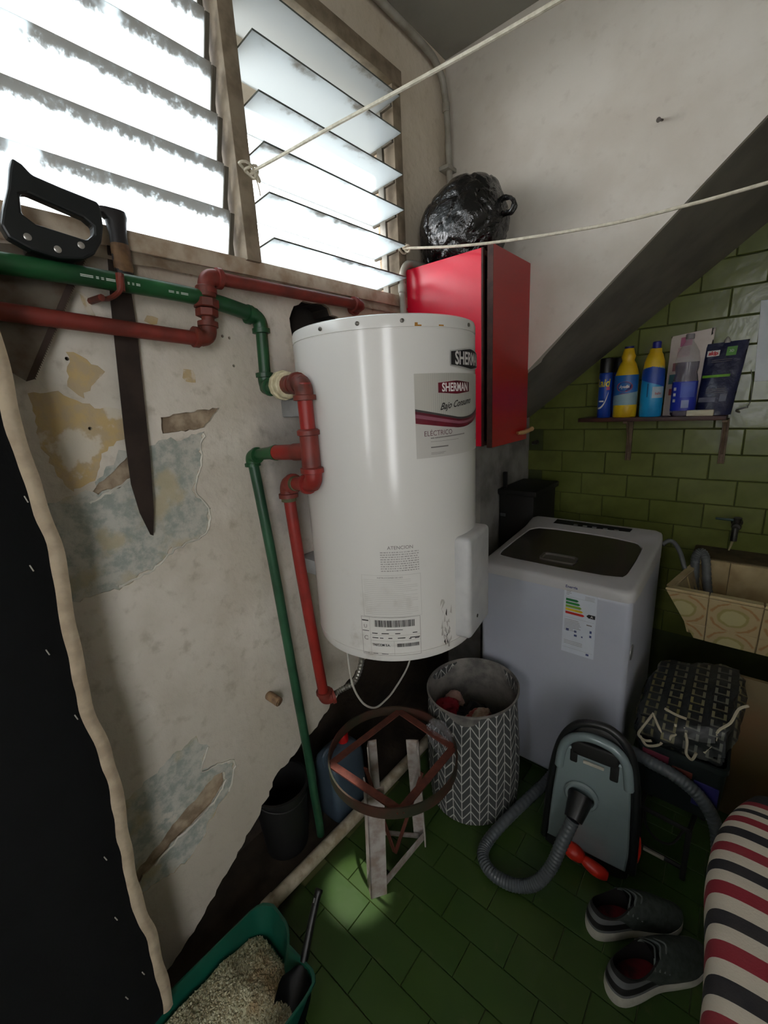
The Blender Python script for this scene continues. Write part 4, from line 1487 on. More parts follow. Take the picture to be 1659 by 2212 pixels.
b = NB()
box(b, (0.0, 0.842, 1.545), (0.012, 0.878, 1.600), 0.003)
box(b, (0.010, 0.852, 1.53), (0.022, 0.870, 1.582), 0.003)
tag(mesh_obj('wall_switch', b, mat('switch_grey', (120, 120, 118), 0.5, var=(80, 80, 80), scale=60), origin=(0.0, 0.86, 1.56)), 'small grey switch box on the wall below the white pipe union', 'switch')

# ================================================================== WASHING MACHINE
wm = thing('washing_machine', 'white top-loading washing machine with smoked glass lid and energy label', 'washing machine', (0.585, 1.78, 0.0))
WMW = mat('machine_white', (174, 178, 190), 0.34, var=(166, 170, 183), scale=3)
WMP = mat('machine_plastic', (182, 181, 182), 0.36, var=(174, 173, 174), scale=3)
X0, X1, Y0, Y1 = 0.312, 0.868, 1.50, 2.06
b = NB()
box(b, (X0, Y0, 0.03), (X1, Y1, 0.868), 0.022, 4)
mesh_obj('cabinet', b, WMW, wm)
zt = lambda y: 0.897 + 0.085 * (y - 1.5) + 0.22 * max(0.0, y - 1.965)


def rr(x0, y0, x1, y1, r, n=6):
    out = []
    for cx_, cy_, a0 in ((x1 - r, y0 + r, -90), (x1 - r, y1 - r, 0), (x0 + r, y1 - r, 90), (x0 + r, y0 + r, 180)):
        for i in range(n + 1):
            a = math.radians(a0 + 90 * i / n)
            out.append((cx_ + r * math.cos(a), cy_ + r * math.sin(a)))
    return out


def loft(bm, rings, cap0=False, cap1=False):
    R_ = [[bm.verts.new(p) for p in r] for r in rings]
    n = len(R_[0])
    for i in range(len(R_) - 1):
        for k_ in range(n):
            bm.faces.new((R_[i][k_], R_[i][(k_ + 1) % n], R_[i + 1][(k_ + 1) % n], R_[i + 1][k_]))
    if cap0:
        bm.faces.new(R_[0][::-1])
    if cap1:
        bm.faces.new(R_[-1])


def ring_at(poly, zf):
    return [(x, y, zf(x, y)) for x, y in poly]


b = NB()
lidpoly = [(0.352, 1.585), (0.42, 1.578), (0.60, 1.575), (0.75, 1.580), (0.812, 1.592), (0.822, 1.62), (0.826, 1.75), (0.824, 1.88), (0.80, 1.925), (0.72, 1.945), (0.60, 1.955), (0.46, 1.955), (0.378, 1.945), (0.352, 1.91), (0.345, 1.78), (0.343, 1.62)]
n_ = 64


def resample(poly, n, start=None):
    P_ = [V(p) for p in poly]
    L = [0]
    for i in range(len(P_)):
        L.append(L[-1] + (P_[(i + 1) % len(P_)] - P_[i]).length)
    out = []
    for k_ in range(n):
        s = L[-1] * k_ / n
        for i in range(len(P_)):
            if L[i] <= s <= L[i + 1] + 1e-9:
                f = (s - L[i]) / max(1e-9, L[i + 1] - L[i])
                q = P_[i].lerp(P_[(i + 1) % len(P_)], f)
                out.append((q.x, q.y))
                break
    return out


def star(poly, n, c_):
    """n points where rays from c_ meet poly"""
    out = []
    P_ = [V(p) for p in poly]
    for k_ in range(n):
        a = 2 * PI * k_ / n
        d = V((math.cos(a), math.sin(a)))
        best = None
        for i in range(len(P_)):
            p, q = P_[i] - V(c_), P_[(i + 1) % len(P_)] - V(c_)
            e = q - p
            den = d.x * e.y - d.y * e.x
            if abs(den) < 1e-12:
                continue
            t_ = (p.x * e.y - p.y * e.x) / den
            s_ = (p.x * d.y - p.y * d.x) / den
            if t_ > 0 and -1e-6 <= s_ <= 1 + 1e-6 and (best is None or t_ > best):
                best = t_
        out.append((c_[0] + d.x * best, c_[1] + d.y * best))
    return out


cc = (0.585, 1.77)
N_ = 96
o0 = star(rr(X0 - 0.003, Y0 - 0.003, X1 + 0.003, Y1 + 0.003, 0.03), N_, cc)
o1 = star(rr(X0 + 0.012, Y0 + 0.012, X1 - 0.012, Y1 - 0.012, 0.03), N_, cc)
li = star(lidpoly, N_, cc)
li2 = [(cc[0] + (x - cc[0]) * 0.985, cc[1] + (y - cc[1]) * 0.985) for x, y in li]
loft(b, [ring_at(o0, lambda x, y: 0.858), ring_at(o0, lambda x, y: zt(y) - 0.014), ring_at([((a[0] * .7 + c_[0] * .3), (a[1] * .7 + c_[1] * .3)) for a, c_ in zip(o0, o1)], lambda x, y: zt(y) - 0.003), ring_at(o1, lambda x, y: zt(y) + 0.001), ring_at(li, lambda x, y: zt(y) + 0.005), ring_at(li2, lambda x, y: zt(y) - 0.004)])
mesh_obj('top_deck', b, WMP, wm, ang=50)
b = NB()
loft(b, [ring_at(li2, lambda x, y: zt(y) - 0.006), ring_at(li2, lambda x, y: zt(y) + 0.002)], True, True)
k = NT('smoked_glass')
LIDG = k.base(lin((62, 58, 52)), 0.16)
lid_ = mesh_obj('lid', b, LIDG, wm, ang=30)
b = NB()
lip = star(rr(0.505, 1.620, 0.640, 1.685, 0.012), 32, (0.57, 1.65))
loft(b, [ring_at(lip, lambda x, y: zt(y) + 0.001), ring_at(lip, lambda x, y: zt(y) + 0.009), ring_at([(0.57 + (x - 0.57) * 0.86, 1.65 + (y - 1.65) * 0.8) for x, y in lip], lambda x, y: zt(y) + 0.009), ring_at([(0.57 + (x - 0.57) * 0.82, 1.65 + (y - 1.65) * 0.72) for x, y in lip], lambda x, y: zt(y) + 0.003)], True, True)
mesh_obj('lid_handle', b, mat('lid_handle_plastic', (92, 88, 82), 0.3), lid_)
b = NB()
cp_ = [(0.425, 1.985), (0.745, 1.978), (0.755, 2.036), (0.435, 2.040)]
loft(b, [ring_at(cp_, lambda x, y: zt(y) - 0.001), ring_at(cp_, lambda x, y: zt(y) + 0.004)], True, True)
pan = mesh_obj('control_panel', b, mat('panel_dark', (34, 36, 38), 0.25), wm, smooth=False)
for x in (0.52, 0.56, 0.60, 0.645, 0.69):
    b = NB()
    box(b, (x, 2.004, zt(2.01) + 0.003), (x + 0.018, 2.014, zt(2.01) + 0.0065), 0.001, 1)
    mesh_obj('button', b, mat('button_grey', (120, 120, 118), 0.4), pan)
# energy label on the front
el = V((0.650, 1.4985, 0.61))
b = NB()
box(b, (0.648, 1.4975, 0.612), (0.760, 1.4995, 0.882), 0.0, 1)
lab2 = mesh_obj('energy_label', b, mat('label_paper', (200, 206, 216), 0.5, var=(192, 198, 208)), wm, smooth=False)


def flat(name, rs, ma, par, y=1.4970):
    b = NB()
    for x0, z0, x1, z1 in rs:
        b.faces.new([b.verts.new(p) for p in ((x0, y, z0), (x1, y, z0), (x1, y, z1), (x0, y, z1))])
    return mesh_obj(name, b, ma, par, smooth=False)


b = text_bm('Energía', 0.014, 0.0003, 1.0, 0, 0, 'LEFT')
place(b, (0.652, 1.4968, 0.874), (1, 0, 0), (0, 0, 1))
mesh_obj('energy_title', b, NAVY, lab2)
cols = [(20, 110, 60), (40, 130, 60), (120, 160, 50), (222, 190, 40), (200, 40, 34)]
for i, cc_ in enumerate(cols):
    z = 0.820 - i * 0.0128
    L = 0.038 + i * 0.0055
    b = NB()
    prism(b, [(0.656, z), (0.656 + L, z), (0.656 + L + 0.006, z + 0.0045), (0.656 + L, z + 0.009), (0.656, z + 0.009)], 1, 1.4968, 1.4974)
    mesh_obj('energy_arrow', b, mat('arrow_%d' % i, cc_, 0.5), lab2, smooth=False)
b = NB()
prism(b, [(0.728, 0.777), (0.735, 0.770), (0.757, 0.770), (0.757, 0.784), (0.735, 0.784)], 1, 1.4966, 1.4974)
mesh_obj('class_tag', b, BLK, lab2, smooth=False)
b = text_bm('A', 0.012, 0.0004)
place(b, (0.746, 1.4962, 0.777), (1, 0, 0), (0, 0, 1))
mesh_obj('class_letter', b, WHT, lab2)
random.seed(5)
flat('label_text', [(0.654, 0.745 - 0.006 * i, 0.654 + random.uniform(0.03, 0.06), 0.7465 - 0.006 * i) for i in range(8)] + [(0.656, 0.66 - 0.006 * i, 0.72, 0.6612 - 0.006 * i) for i in range(3)] + [(0.656, 0.862 - 0.006 * i, 0.665 + random.uniform(0, 0.01), 0.8635 - 0.006 * i) for i in range(4)] + [(0.72, 0.848 - 0.005 * i, 0.752, 0.849 - 0.005 * i) for i in range(3)] + [(0.73, 0.74, 0.748, 0.744), (0.652, 0.835, 0.756, 0.8355), (0.652, 0.755, 0.756, 0.7555), (0.652, 0.632, 0.756, 0.6325)], GREYP, lab2)
flat('label_icons', [(0.661, 0.700, 0.671, 0.709), (0.690, 0.700, 0.698, 0.708), (0.690, 0.684, 0.70, 0.692), (0.742, 0.712, 0.749, 0.722), (0.742, 0.695, 0.749, 0.704), (0.715, 0.686, 0.72, 0.692), (0.734, 0.620, 0.744, 0.628)], mat('icon_blue', (60, 70, 120), 0.5), lab2)
b = NB()
lathe(b, [(0.0, 0.0), (0.028, 0.0), (0.028, 0.003), (0.022, 0.004), (0.0, 0.0035)], (0, 0, 0), 24, 'X')
for v in b.verts:
    v.co = V((0.8675 + v.co.x, 1.55 + v.co.y * 0.9, 0.655 + v.co.z))
mesh_obj('side_badge', b, mat('badge_chrome', (170, 172, 174), 0.3, 0.6), wm)
b = NB()
for x in (X0 + 0.05, X1 - 0.05):
    for y in (Y0 + 0.05, Y1 - 0.05):
        lathe(b, [(0.02, 0.0), (0.02, 0.02), (0.012, 0.035)], (x, y, 0), 12)
mesh_obj('feet', b, BLACKP, wm)
# drain hose into the sink
GHOSE = mat('grey_hose', (92, 96, 96), 0.5, var=(70, 74, 76), scale=20)
b = NB()
sp = smooth_path([(0.865, 2.07, 0.90), (0.885, 2.09, 0.915), (0.905, 2.10, 0.905), (0.93, 2.11, 0.86), (0.955, 2.10, 0.79), (0.985, 2.09, 0.73), (1.0, 2.09, 0.69)], 8)
tube(b, sp, 0.009, 10)
tag(mesh_obj('inlet_hose', b, GHOSE, origin=(0.86, 2.07, 0.9)), 'thin grey hose from the washing machine back sloping into the sink', 'hose')
b = NB()
sp = smooth_path([(0.992, 2.13, 0.70), (0.985, 2.135, 0.79), (0.982, 2.145, 0.845), (0.997, 2.155, 0.866), (1.015, 2.14, 0.845), (1.03, 2.10, 0.77), (1.045, 2.07, 0.70), (1.05, 2.06, 0.66)], 14)
tube(b, sp, [0.0165 + 0.0012 * math.sin(i * 2.1) for i in range(len(sp))], 12)
tag(mesh_obj('drain_hose', b, GHOSE, origin=(0.96, 2.14, 0.7)), 'thick grey ribbed drain hose hooked over into the sink corner', 'hose')

# ================================================================== SINK
sink = thing('laundry_sink', 'tiled concrete laundry sink with flower ring tiles under the tap', 'sink', (1.2, 2.1, 0.57))
CEM = mat('sink_cement', (150, 136, 104), 0.8, var=(116, 100, 74), scale=12)
SX0, SX1 = 0.916, 1.62
rim = [(SX0, 1.85), (SX1, 1.85), (SX1, 2.30), (SX0 + 0.075, 2.30)]


def sk(x, y, z):
    """taper the trough towards its bottom"""
    t_ = (0.80 - z) / 0.225
    return V((x + 0.105 * t_ * (SX1 - x) / (SX1 - SX0), y + 0.085 * t_ * (2.30 - y) / 0.45, z))


b = NB()
outer_t = [sk(x, y, 0.796) for x, y in rim]
outer_b = [sk(x, y, 0.577) for x, y in rim]
inn = [(SX0 + 0.024, 1.872), (SX1 - 0.02, 1.872), (SX1 - 0.02, 2.285), (SX0 + 0.092, 2.285)]
inn_t = [V((x, y, 0.796)) for x, y in inn]
inn_b = [V((x + (0.06 if x < 1.2 else -0.02), y + (0.05 if y < 2 else -0.02), 0.60)) for x, y in inn]
loft(b, [outer_b, outer_t, inn_t, inn_b], True, True)
bmesh.ops.recalc_face_normals(b, faces=b.faces[:])
mesh_obj('trough', b, CEM, sink, smooth=False)
# glazed tiles, flower ring print
k = NT('flower_tile')
ou = k.sep(k.obj())
qx, qy = k.math('DIVIDE', ou[0], 0.075), k.math('DIVIDE', ou[1], 0.075)
rad = k.math('SQRT', k.math('ADD', k.math('MULTIPLY', qx, qx), k.math('MULTIPLY', qy, qy)))
angl = k.math('ARCTAN2', qy, qx)
nzf = k.noise(34, 4)
wob = k.math('ADD', rad, k.math('MULTIPLY', k.math('SUBTRACT', nzf, 0.5), 0.26))
ring1 = k.sm(k.math('ABSOLUTE', k.math('SUBTRACT', wob, 0.55)), 0.10, 0.03)
ring2 = k.math('MULTIPLY', k.sm(k.math('ABSOLUTE', k.math('SUBTRACT', wob, 0.90)), 0.085, 0.03), k.sm(k.math('ABSOLUTE', k.math('SINE', k.math('MULTIPLY', angl, 2.0))), 0.25, 0.6))
ctr_ = k.sm(wob, 0.52, 0.46)
c = k.mix(k.noise(20, 4), lin((190, 172, 134)), lin((176, 156, 116)))
c = k.mix(k.math('MULTIPLY', ctr_, 0.75), c, lin((186, 180, 132)))
c = k.mix(k.math('MULTIPLY', ring1, 0.7), c, lin((150, 146, 84)))
c = k.mix(k.math('MULTIPLY', ring2, 0.6), c, lin((160, 108, 56)))
FLW = k.base(c, 0.25)
CRM = mat('cream_tile', (190, 172, 130), 0.28, var=(160, 138, 98), scale=9)


def quad_tile(par, name, p00, p10, p11, p01, ma, th=0.006, gap=0.0018, base_c=None):
    """thin tile whose mesh has its own local frame (u,v centred on base_c)"""
    p00, p10, p11, p01 = V(p00), V(p10), V(p11), V(p01)
    X = (p10 - p00).normalized()
    Y_ = (p01 - p00)
    Y_ = (Y_ - X * Y_.dot(X)).normalized()
    Z = X.cross(Y_)
    ctr = V(base_c) if base_c is not None else (p00 + p10 + p11 + p01) / 4
    M_ = Matrix((X, Y_, Z)).transposed().to_4x4()
    M_.translation = ctr
    Mi = M_.inverted()
    q = [Mi @ p for p in (p00, p10, p11, p01)]
    g = sum(q, V((0, 0, 0))) / 4
    q = [p + (g - p).normalized() * gap for p in q]
    bm = NB()
    lo = [bm.verts.new((p.x, p.y, -0.001)) for p in q]
    mi = [bm.verts.new((p.x, p.y, th * 0.7)) for p in q]
    hi = [bm.verts.new((p + (g - p).normalized() * 0.0018).xy.to_3d() + V((0, 0, th))) for p in q]
    for A, B in ((lo, mi), (mi, hi)):
        for i in range(4):
            bm.faces.new((A[i], A[(i + 1) % 4], B[(i + 1) % 4], B[i]))
    bm.faces.new(hi)
    me = bpy.data.meshes.new(name)
    bm.to_mesh(me)
    bm.free()
    me.materials.append(ma)
    o = bpy.data.objects.new(name, me)
    COL.objects.link(o)
    o.parent = par
    o.matrix_local = Matrix.Translation(-base_of(par)) @ M_
    return o


def sf(x, z):
    """point on the front face at rim-x x and height z, tapering at the left end only"""
    t_ = (0.796 - z) / 0.219
    yy = 1.85 + 0.085 * t_ * 0.97
    return V((x, yy, z))


zr = [0.790, 0.654, 0.579]
xl = lambda z: SX0 + 0.105 * (0.80 - z) / 0.225
xs = [None, 1.053, 1.206, 1.359, 1.512]
for r in range(2):
    zt_, zb_ = zr[r], zr[r + 1]
    for ci in range(4):
        xa_t = xl(zt_) if ci == 0 else xs[ci]
        xa_b = xl(zb_) if ci == 0 else xs[ci]
        xb = xs[ci + 1]
        bc_ = sf(xb - 0.0765, zt_ - 0.068)
        quad_tile(sink, 'tile', sf(xa_b, zb_), sf(xb, zb_), sf(xb, zt_), sf(xa_t, zt_), FLW, base_c=bc_)
for ci in range(4):
    xa = SX0 if ci == 0 else xs[ci]
    xb = xs[ci + 1]
    quad_tile(sink, 'rim_tile', (xa, 1.842, 0.7965), (xb, 1.842, 0.7965), (xb, 1.874, 0.7965), (xa + (0.02 if ci == 0 else 0), 1.874, 0.7965), CRM, 0.008)
for i in range(3):
    a, c_ = i / 3, (i + 1) / 3
    pa = V((SX0, 1.874, 0.7965)).lerp(V((SX0 + 0.073, 2.30, 0.7965)), a)
    pb = V((SX0, 1.874, 0.7965)).lerp(V((SX0 + 0.073, 2.30, 0.7965)), c_)
    quad_tile(sink, 'rim_tile', pa, pa + V((0.026, 0, 0)), pb + V((0.026, 0, 0)), pb, CRM, 0.006)
xin = [SX0 + 0.10, 1.098, 1.252, 1.406, 1.560]
for ci in range(4):
    quad_tile(sink, 'inner_tile', (xin[ci] + (0.04 if ci == 0 else 0), 2.268, 0.615), (xin[ci + 1], 2.268, 0.615), (xin[ci + 1], 2.284, 0.795), (xin[ci], 2.284, 0.795), CRM)
for ci in range(3):
    y0, y1 = 1.90 + ci * 0.128, 2.028 + ci * 0.128
    xo = lambda y: SX0 + 0.024 + (0.068) * (y - 1.872) / 0.413
    quad_tile(sink, 'inner_tile', (xo(y1) + 0.058, y1, 0.61), (xo(y0) + 0.058, y0, 0.61), (xo(y0) + 0.003, y0, 0.795), (xo(y1) + 0.003, y1, 0.795), CRM)
b = NB()
box(b, (0.955, 2.298, 0.60), (1.70, 2.505, 0.790), 0.006)
for v in b.verts:
    v.co.z += 0.002 * noise.noise(v.co * 14)
mesh_obj('back_ledge', b, mat('dirty_ledge', (92, 78, 56), 0.85, var=(62, 54, 38), scale=16), sink)
# tap
tap = thing('tap', 'dark wall tap with a side lever above the sink', 'tap', (1.098, 2.49, 0.93))
TAPM = mat('tap_dark_metal', (66, 66, 62), 0.35, 0.6, var=(44, 42, 40), scale=30)
b = NB()
lathe(b, [(0.022, 0.0), (0.022, -0.008), (0.014, -0.016), (0.013, -0.06), (0.018, -0.066), (0.019, -0.09), (0.014, -0.1), (0, -0.1)], (1.098, 2.503, 0.925), 18, 'Y')
tube(b, [(1.098, 2.42, 0.925), (1.096, 2.405, 0.915), (1.095, 2.40, 0.89), (1.095, 2.40, 0.862)], [0.012, 0.013, 0.0125, 0.013], 14)
tube(b, [(1.098, 2.42, 0.93), (1.10, 2.418, 0.965)], 0.015, 14)
mesh_obj('tap_body', b, TAPM, tap)
b = NB()
box(b, (1.02, 2.412, 0.948), (1.112, 2.426, 0.958), 0.003)
mesh_obj('lever', b, mat('lever_teal', (22, 58, 56), 0.4), tap)
b = NB()
tube(b, [(1.093, 2.40, 0.868), (1.089, 2.398, 0.84), (1.084, 2.397, 0.815)], [0.006, 0.005, 0.003], 8)
mesh_obj('nozzle', b, mat('nozzle_pale', (170, 160, 120), 0.5), tap)

# ================================================================== BLACK STORAGE BOX BESIDE THE MACHINE
bk = thing('storage_cabinet', 'black box-like cabinet in the dark gap behind the boiler', 'cabinet', (0.22, 2.2, 0.0))
DBL = mat('black_enamel', (10, 10, 11), 0.65, var=(8, 8, 9))
b = NB()
box(b, (0.115, 2.085, 0.0), (0.30, 2.40, 1.050), 0.006)
mesh_obj('body', b, DBL, bk)
b = NB()
box(b, (0.108, 2.075, 1.048), (0.315, 2.41, 1.078), 0.006)
mesh_obj('top', b, DBL, bk)
b = NB()
box(b, (0.126, 2.10, 1.078), (0.146, 2.118, 1.165), 0.003)
mesh_obj('post', b, DBL, bk)
b = NB()
box(b, (0.12, 2.082, 0.93), (0.15, 2.086, 0.945), 0.001, 1)
mesh_obj('name_plate', b, mat('plate_grey', (70, 72, 76), 0.5), bk)

# ================================================================== LAUNDRY BASKET
bas = thing('laundry_basket', 'round dark grey fabric laundry basket with white chevron print', 'basket', (0.39, 1.262, 0.0))
k = NT('chevron_fabric')
uv_ = k.sep(k.uv())
ncol = 34
cx_ = k.math('MULTIPLY', uv_[0], float(ncol))
tri = k.math('ABSOLUTE', k.math('SUBTRACT', k.math('FRACT', k.math('MULTIPLY', cx_, 0.5)), 0.5))
zz_ = k.math('FRACT', k.math('ADD', k.math('MULTIPLY', uv_[1], 25.0), k.math('MULTIPLY', tri, -2.4)))
l1 = k.math('LESS_THAN', k.math('ABSOLUTE', k.math('SUBTRACT', zz_, 0.5)), 0.085)
fx = k.math('FRACT', cx_)
l2 = k.math('LESS_THAN', k.math('ABSOLUTE', k.math('SUBTRACT', k.math('FRACT', k.math('ADD', cx_, 0.5)), 0.5)), 0.05)
ln_ = k.math('MAXIMUM', l1, l2)
c = k.mix(ln_, lin((66, 68, 68)), lin((176, 176, 170)))
k.bump(k.noise(300, 2), 0.3, 0.001)
CHEV = k.base(c, 0.9)
BC = V((0.394, 1.276))


def bas_prof(z, a):
    r = 0.172 + 0.006 * math.sin(z * 9) + 0.003 * math.sin(3 * a + z * 5)
    return r


b = NB()
uvl = b.loops.layers.uv.new('UVMap')
nseg, nh = 72, 16
rg = []
for j in range(nh + 1):
    z = 0.472 * j / nh
    rg.append([b.verts.new((BC.x + bas_prof(z, 2 * PI * i / nseg) * math.cos(2 * PI * i / nseg), BC.y + bas_prof(z, 2 * PI * i / nseg) * math.sin(2 * PI * i / nseg), 0.004 + z + (0.012 * math.sin(2 * PI * i / nseg + 0.6) if j == nh else 0))) for i in range(nseg)])
for j in range(nh):
    for i in range(nseg):
        f = b.faces.new((rg[j][i], rg[j][(i + 1) % nseg], rg[j + 1][(i + 1) % nseg], rg[j + 1][i]))
        for l, u, v in zip(f.loops, (i, i + 1, i + 1, i), (j, j, j + 1, j + 1)):
            l[uvl].uv = (u / nseg, 0.472 * v / nh)
mesh_obj('outer_fabric', b, CHEV, bas)
b = NB()
pr = [(0.174, 0.474), (0.1745, 0.480), (0.170, 0.482), (0.166, 0.476), (0.163, 0.30), (0.160, 0.02), (0, 0.012)]
lathe(b, pr, (BC.x, BC.y, 0.0), 72, 'Z', False)
for v in b.verts:
    a = math.atan2(v.co.y - BC.y, v.co.x - BC.x)
    if v.co.z > 0.4:
        v.co.z += 0.012 * math.sin(a + 0.6) + 0.003
mesh_obj('lining', b, mat('grey_lining', (128, 124, 118), 0.9, var=(84, 82, 80), scale=14, bump=0.5, bscale=20, bdist=0.01), bas)


def cloth(name, label, c_, rx, ry, rz, ma, seed, group='clothes in the laundry basket'):
    b = NB()
    bmesh.ops.create_icosphere(b, subdivisions=4, radius=1)
    for v in b.verts:
        d = v.co.normalized()
        s = 1 + 0.28 * noise.noise(d * 1.8 + V((seed, 0, 0))) + 0.16 * (1 - 2 * abs(noise.noise(d * 3.6 + V((0, seed, 0)))))
        v.co = V((c_[0] + rx * d.x * s, c_[1] + ry * d.y * s, c_[2] + rz * d.z * s))
    return tag(mesh_obj(name, b, ma, origin=c_), label, 'clothing', group)


cloth('garment', 'black crumpled garment in the middle of the laundry basket', (0.390, 1.268, 0.27), 0.085, 0.09, 0.10, mat('cloth_black', (18, 18, 20), 0.95), 1.0)
cloth('garment', 'dark red crumpled garment at the left side of the laundry basket', (0.305, 1.228, 0.348), 0.048, 0.054, 0.050, mat('cloth_red', (160, 28, 46), 0.9, var=(120, 20, 36)), 2.5)
cloth('garment', 'beige fluffy garment behind the red one in the laundry basket', (0.296, 1.300, 0.352), 0.034, 0.036, 0.034, mat('cloth_beige', (160, 128, 118), 0.95), 4.1)
k = NT('cloth_striped')
c = k.ramp(k.math('FRACT', k.math('MULTIPLY', k.sep(k.obj())[0], 14)), [(0.0, (170, 140, 120)), (0.36, (170, 140, 120)), (0.40, (150, 26, 40)), (0.72, (150, 26, 40)), (0.76, (176, 160, 140))])
c = k.mix(0.25, c, k.ramp(k.noise(90), [(0.4, (90, 60, 50)), (0.6, (200, 180, 160))]))
cloth('garment', 'striped red and beige knit garment at the right side of the basket', (0.440, 1.250, 0.352), 0.048, 0.052, 0.046, k.base(c, 0.95), 6.2)

# ================================================================== ROUND IRON STAND
st = thing('cylinder_stand', 'rusty round iron ring stand on white angle legs, below the boiler', 'stand', (0.315, 0.875, 0.0))
RING = mat('dark_iron', (44, 48, 34), 0.6, 0.2, var=(82, 46, 38), scale=7)
RUSTB = mat('rust_bar', (104, 52, 40), 0.75, var=(78, 40, 32), scale=30)
WLEG = mat('leg_white_paint', (176, 170, 166), 0.6, var=(140, 124, 114), scale=22)
SC_, SRad, SZT = V((0.312, 0.885)), 0.209, 0.432
b = NB()
lathe(b, [(SRad, -0.036), (SRad + 0.005, -0.036), (SRad + 0.005, 0.0), (SRad, 0.0), (SRad, -0.036)], (SC_.x, SC_.y, SZT), 64, 'Z', False)
mesh_obj('ring', b, RING, st)
cor = [V((0.222, 1.030)), V((0.190, 0.748)), V((0.452, 0.745)), V((0.440, 1.010))]
ring_r = lambda p: SC_ + (p - SC_).normalized() * (SRad - 0.001)
cor = [p.lerp(ring_r(p), 0.9) for p in cor]
for i in range(4):
    p, q = cor[i], cor[(i + 1) % 4]
    d = (q - p).normalized()
    nrm = V((-d.y, d.x)) * 0.0125
    b = NB()
    prism(b, [(p + nrm)[:], (q + nrm)[:], (q - nrm)[:], (p - nrm)[:]], 2, SZT - 0.018, SZT - 0.014 + 0.001 * (i % 2))
    mesh_obj('cross_bar', b, RUSTB, st, smooth=False)


def angle_leg(foot, top, wd, th, dirs, zt_, name='leg'):
    """L-section leg from foot (x,y) to top (x,y)"""
    b = NB()
    (d1, d2) = dirs
    for d, e in ((d1, d2), (d2, d1)):
        d, e = V(d), V(e)
        lo = [V(foot), V(foot) + d * wd, V(foot) + d * wd + e * th, V(foot) + e * th]
        hi = [V(top), V(top) + d * wd, V(top) + d * wd + e * th, V(top) + e * th]
        A = [b.verts.new((p.x, p.y, 0.0)) for p in lo]
        B = [b.verts.new((p.x, p.y, zt_)) for p in hi]
        b.faces.new(A[::-1])
        b.faces.new(B)
        for i in range(4):
            b.faces.new((A[i], A[(i + 1) % 4], B[(i + 1) % 4], B[i]))
    bmesh.ops.recalc_face_normals(b, faces=b.faces[:])
    return mesh_obj(name, b, WLEG, st, smooth=False)


angle_leg((0.338, 0.708), (0.338, 0.728), 0.054, 0.004, ((-0.82, 0.57), (0.57, 0.82)), SZT - 0.018)
angle_leg((0.358, 0.990), (0.343, 0.990), 0.044, 0.004, ((-0.82, -0.57), (0.57, -0.82)), SZT - 0.018)
angle_leg((0.208, 0.880), (0.205, 0.88), 0.030, 0.004, ((0.57, 0.82), (0.57, -0.82)), SZT - 0.018)


def bar(p, q, wd, th, ma, name, par=st, up=(0, 0, 1)):
    b = NB()
    h, t_ = wd / 2 / th * 1.0, 1.0
    tube(b, [p, q], th, 4, prof=[(h, 0.5), (-h, 0.5), (-h, -0.5), (h, -0.5)])
    return mesh_obj(name, b, ma, par, smooth=False)


bar((0.352, 0.735, 0.025), (0.365, 0.965, 0.025), 0.03, 0.004, WLEG, 'base_rail')
bar((0.345, 0.965, 0.012), (0.215, 0.885, 0.012), 0.02, 0.004, WLEG, 'base_rail')
bar((0.325, 0.735, 0.012), (0.215, 0.875, 0.012), 0.02, 0.004, WLEG, 'base_rail')
bar((0.265, 0.80, 0.40), (0.315, 0.86, 0.02), 0.016, 0.004, RUSTB, 'brace')
bar((0.375, 0.96, 0.32), (0.318, 0.862, 0.02), 0.012, 0.004, RUSTB, 'brace')
# crumpled clear film hanging on the ring
b = NB()
bmesh.ops.create_icosphere(b, subdivisions=4, radius=1)
for v in b.verts:
    d = v.co.normalized()
    s = 1 + 0.5 * (1 - 2 * abs(noise.noise(d * 2.7 + V((4, 2, 1)))))
    v.co = V((0.392 + 0.042 * d.x * s, 1.052 + 0.014 * d.y * s, 0.405 + 0.05 * d.z * s))
k = NT('clear_film')
k.bump(k.noise(30, 5, None, 0.6, 2.0), 1.0, 0.02)
k.base(lin((200, 200, 205)), 0.08, 0.0, Alpha=0.16)
tag(mesh_obj('plastic_film', b, k.m, origin=(0.392, 1.058, 0.40)), 'crumpled clear plastic film caught between the iron ring and the basket', 'plastic bag')

# ================================================================== JUG, BUCKET
jug = thing('jerrycan', 'translucent bluish plastic jerrycan with red cap behind the ring stand', 'jerrycan', (0.02, 0.90, 0.0))
b = NB()
rings_ = []
for z, s_ in ((0.0, 0.93), (0.012, 1.0), (0.10, 1.0), (0.13, 0.985), (0.15, 1.0), (0.215, 1.0), (0.25, 0.92), (0.272, 0.70), (0.282, 0.50)):
    rings_.append([(0.02 + x * s_, 0.90 + y * s_ + (0.02 * (1 - s_)), z + 0.002) for x, y in rr(-0.062, -0.085, 0.062, 0.085, 0.025)])
loft(b, rings_, True, True)
mesh_obj('body', b, mat('jug_blue', (70, 84, 96), 0.4, var=(60, 74, 88), scale=6), jug)
b = NB()
lathe(b, [(0.021, 0.279), (0.021, 0.312), (0.018, 0.317), (0, 0.317)], (0.022, 0.925, 0.0), 18)
mesh_obj('cap', b, mat('cap_red', (206, 24, 28), 0.4), jug)
b = NB()
tube(b, smooth_path([(0.02, 0.825, 0.242), (0.02, 0.828, 0.285), (0.02, 0.855, 0.297), (0.02, 0.89, 0.278)], 5), 0.009, 8)
mesh_obj('handle', b, MATS['jug_blue'], jug)
buc = thing('bucket', 'black plastic bucket in the dark corner behind the broken plaster', 'bucket', (-0.025, 0.66, 0.004))
b = NB()
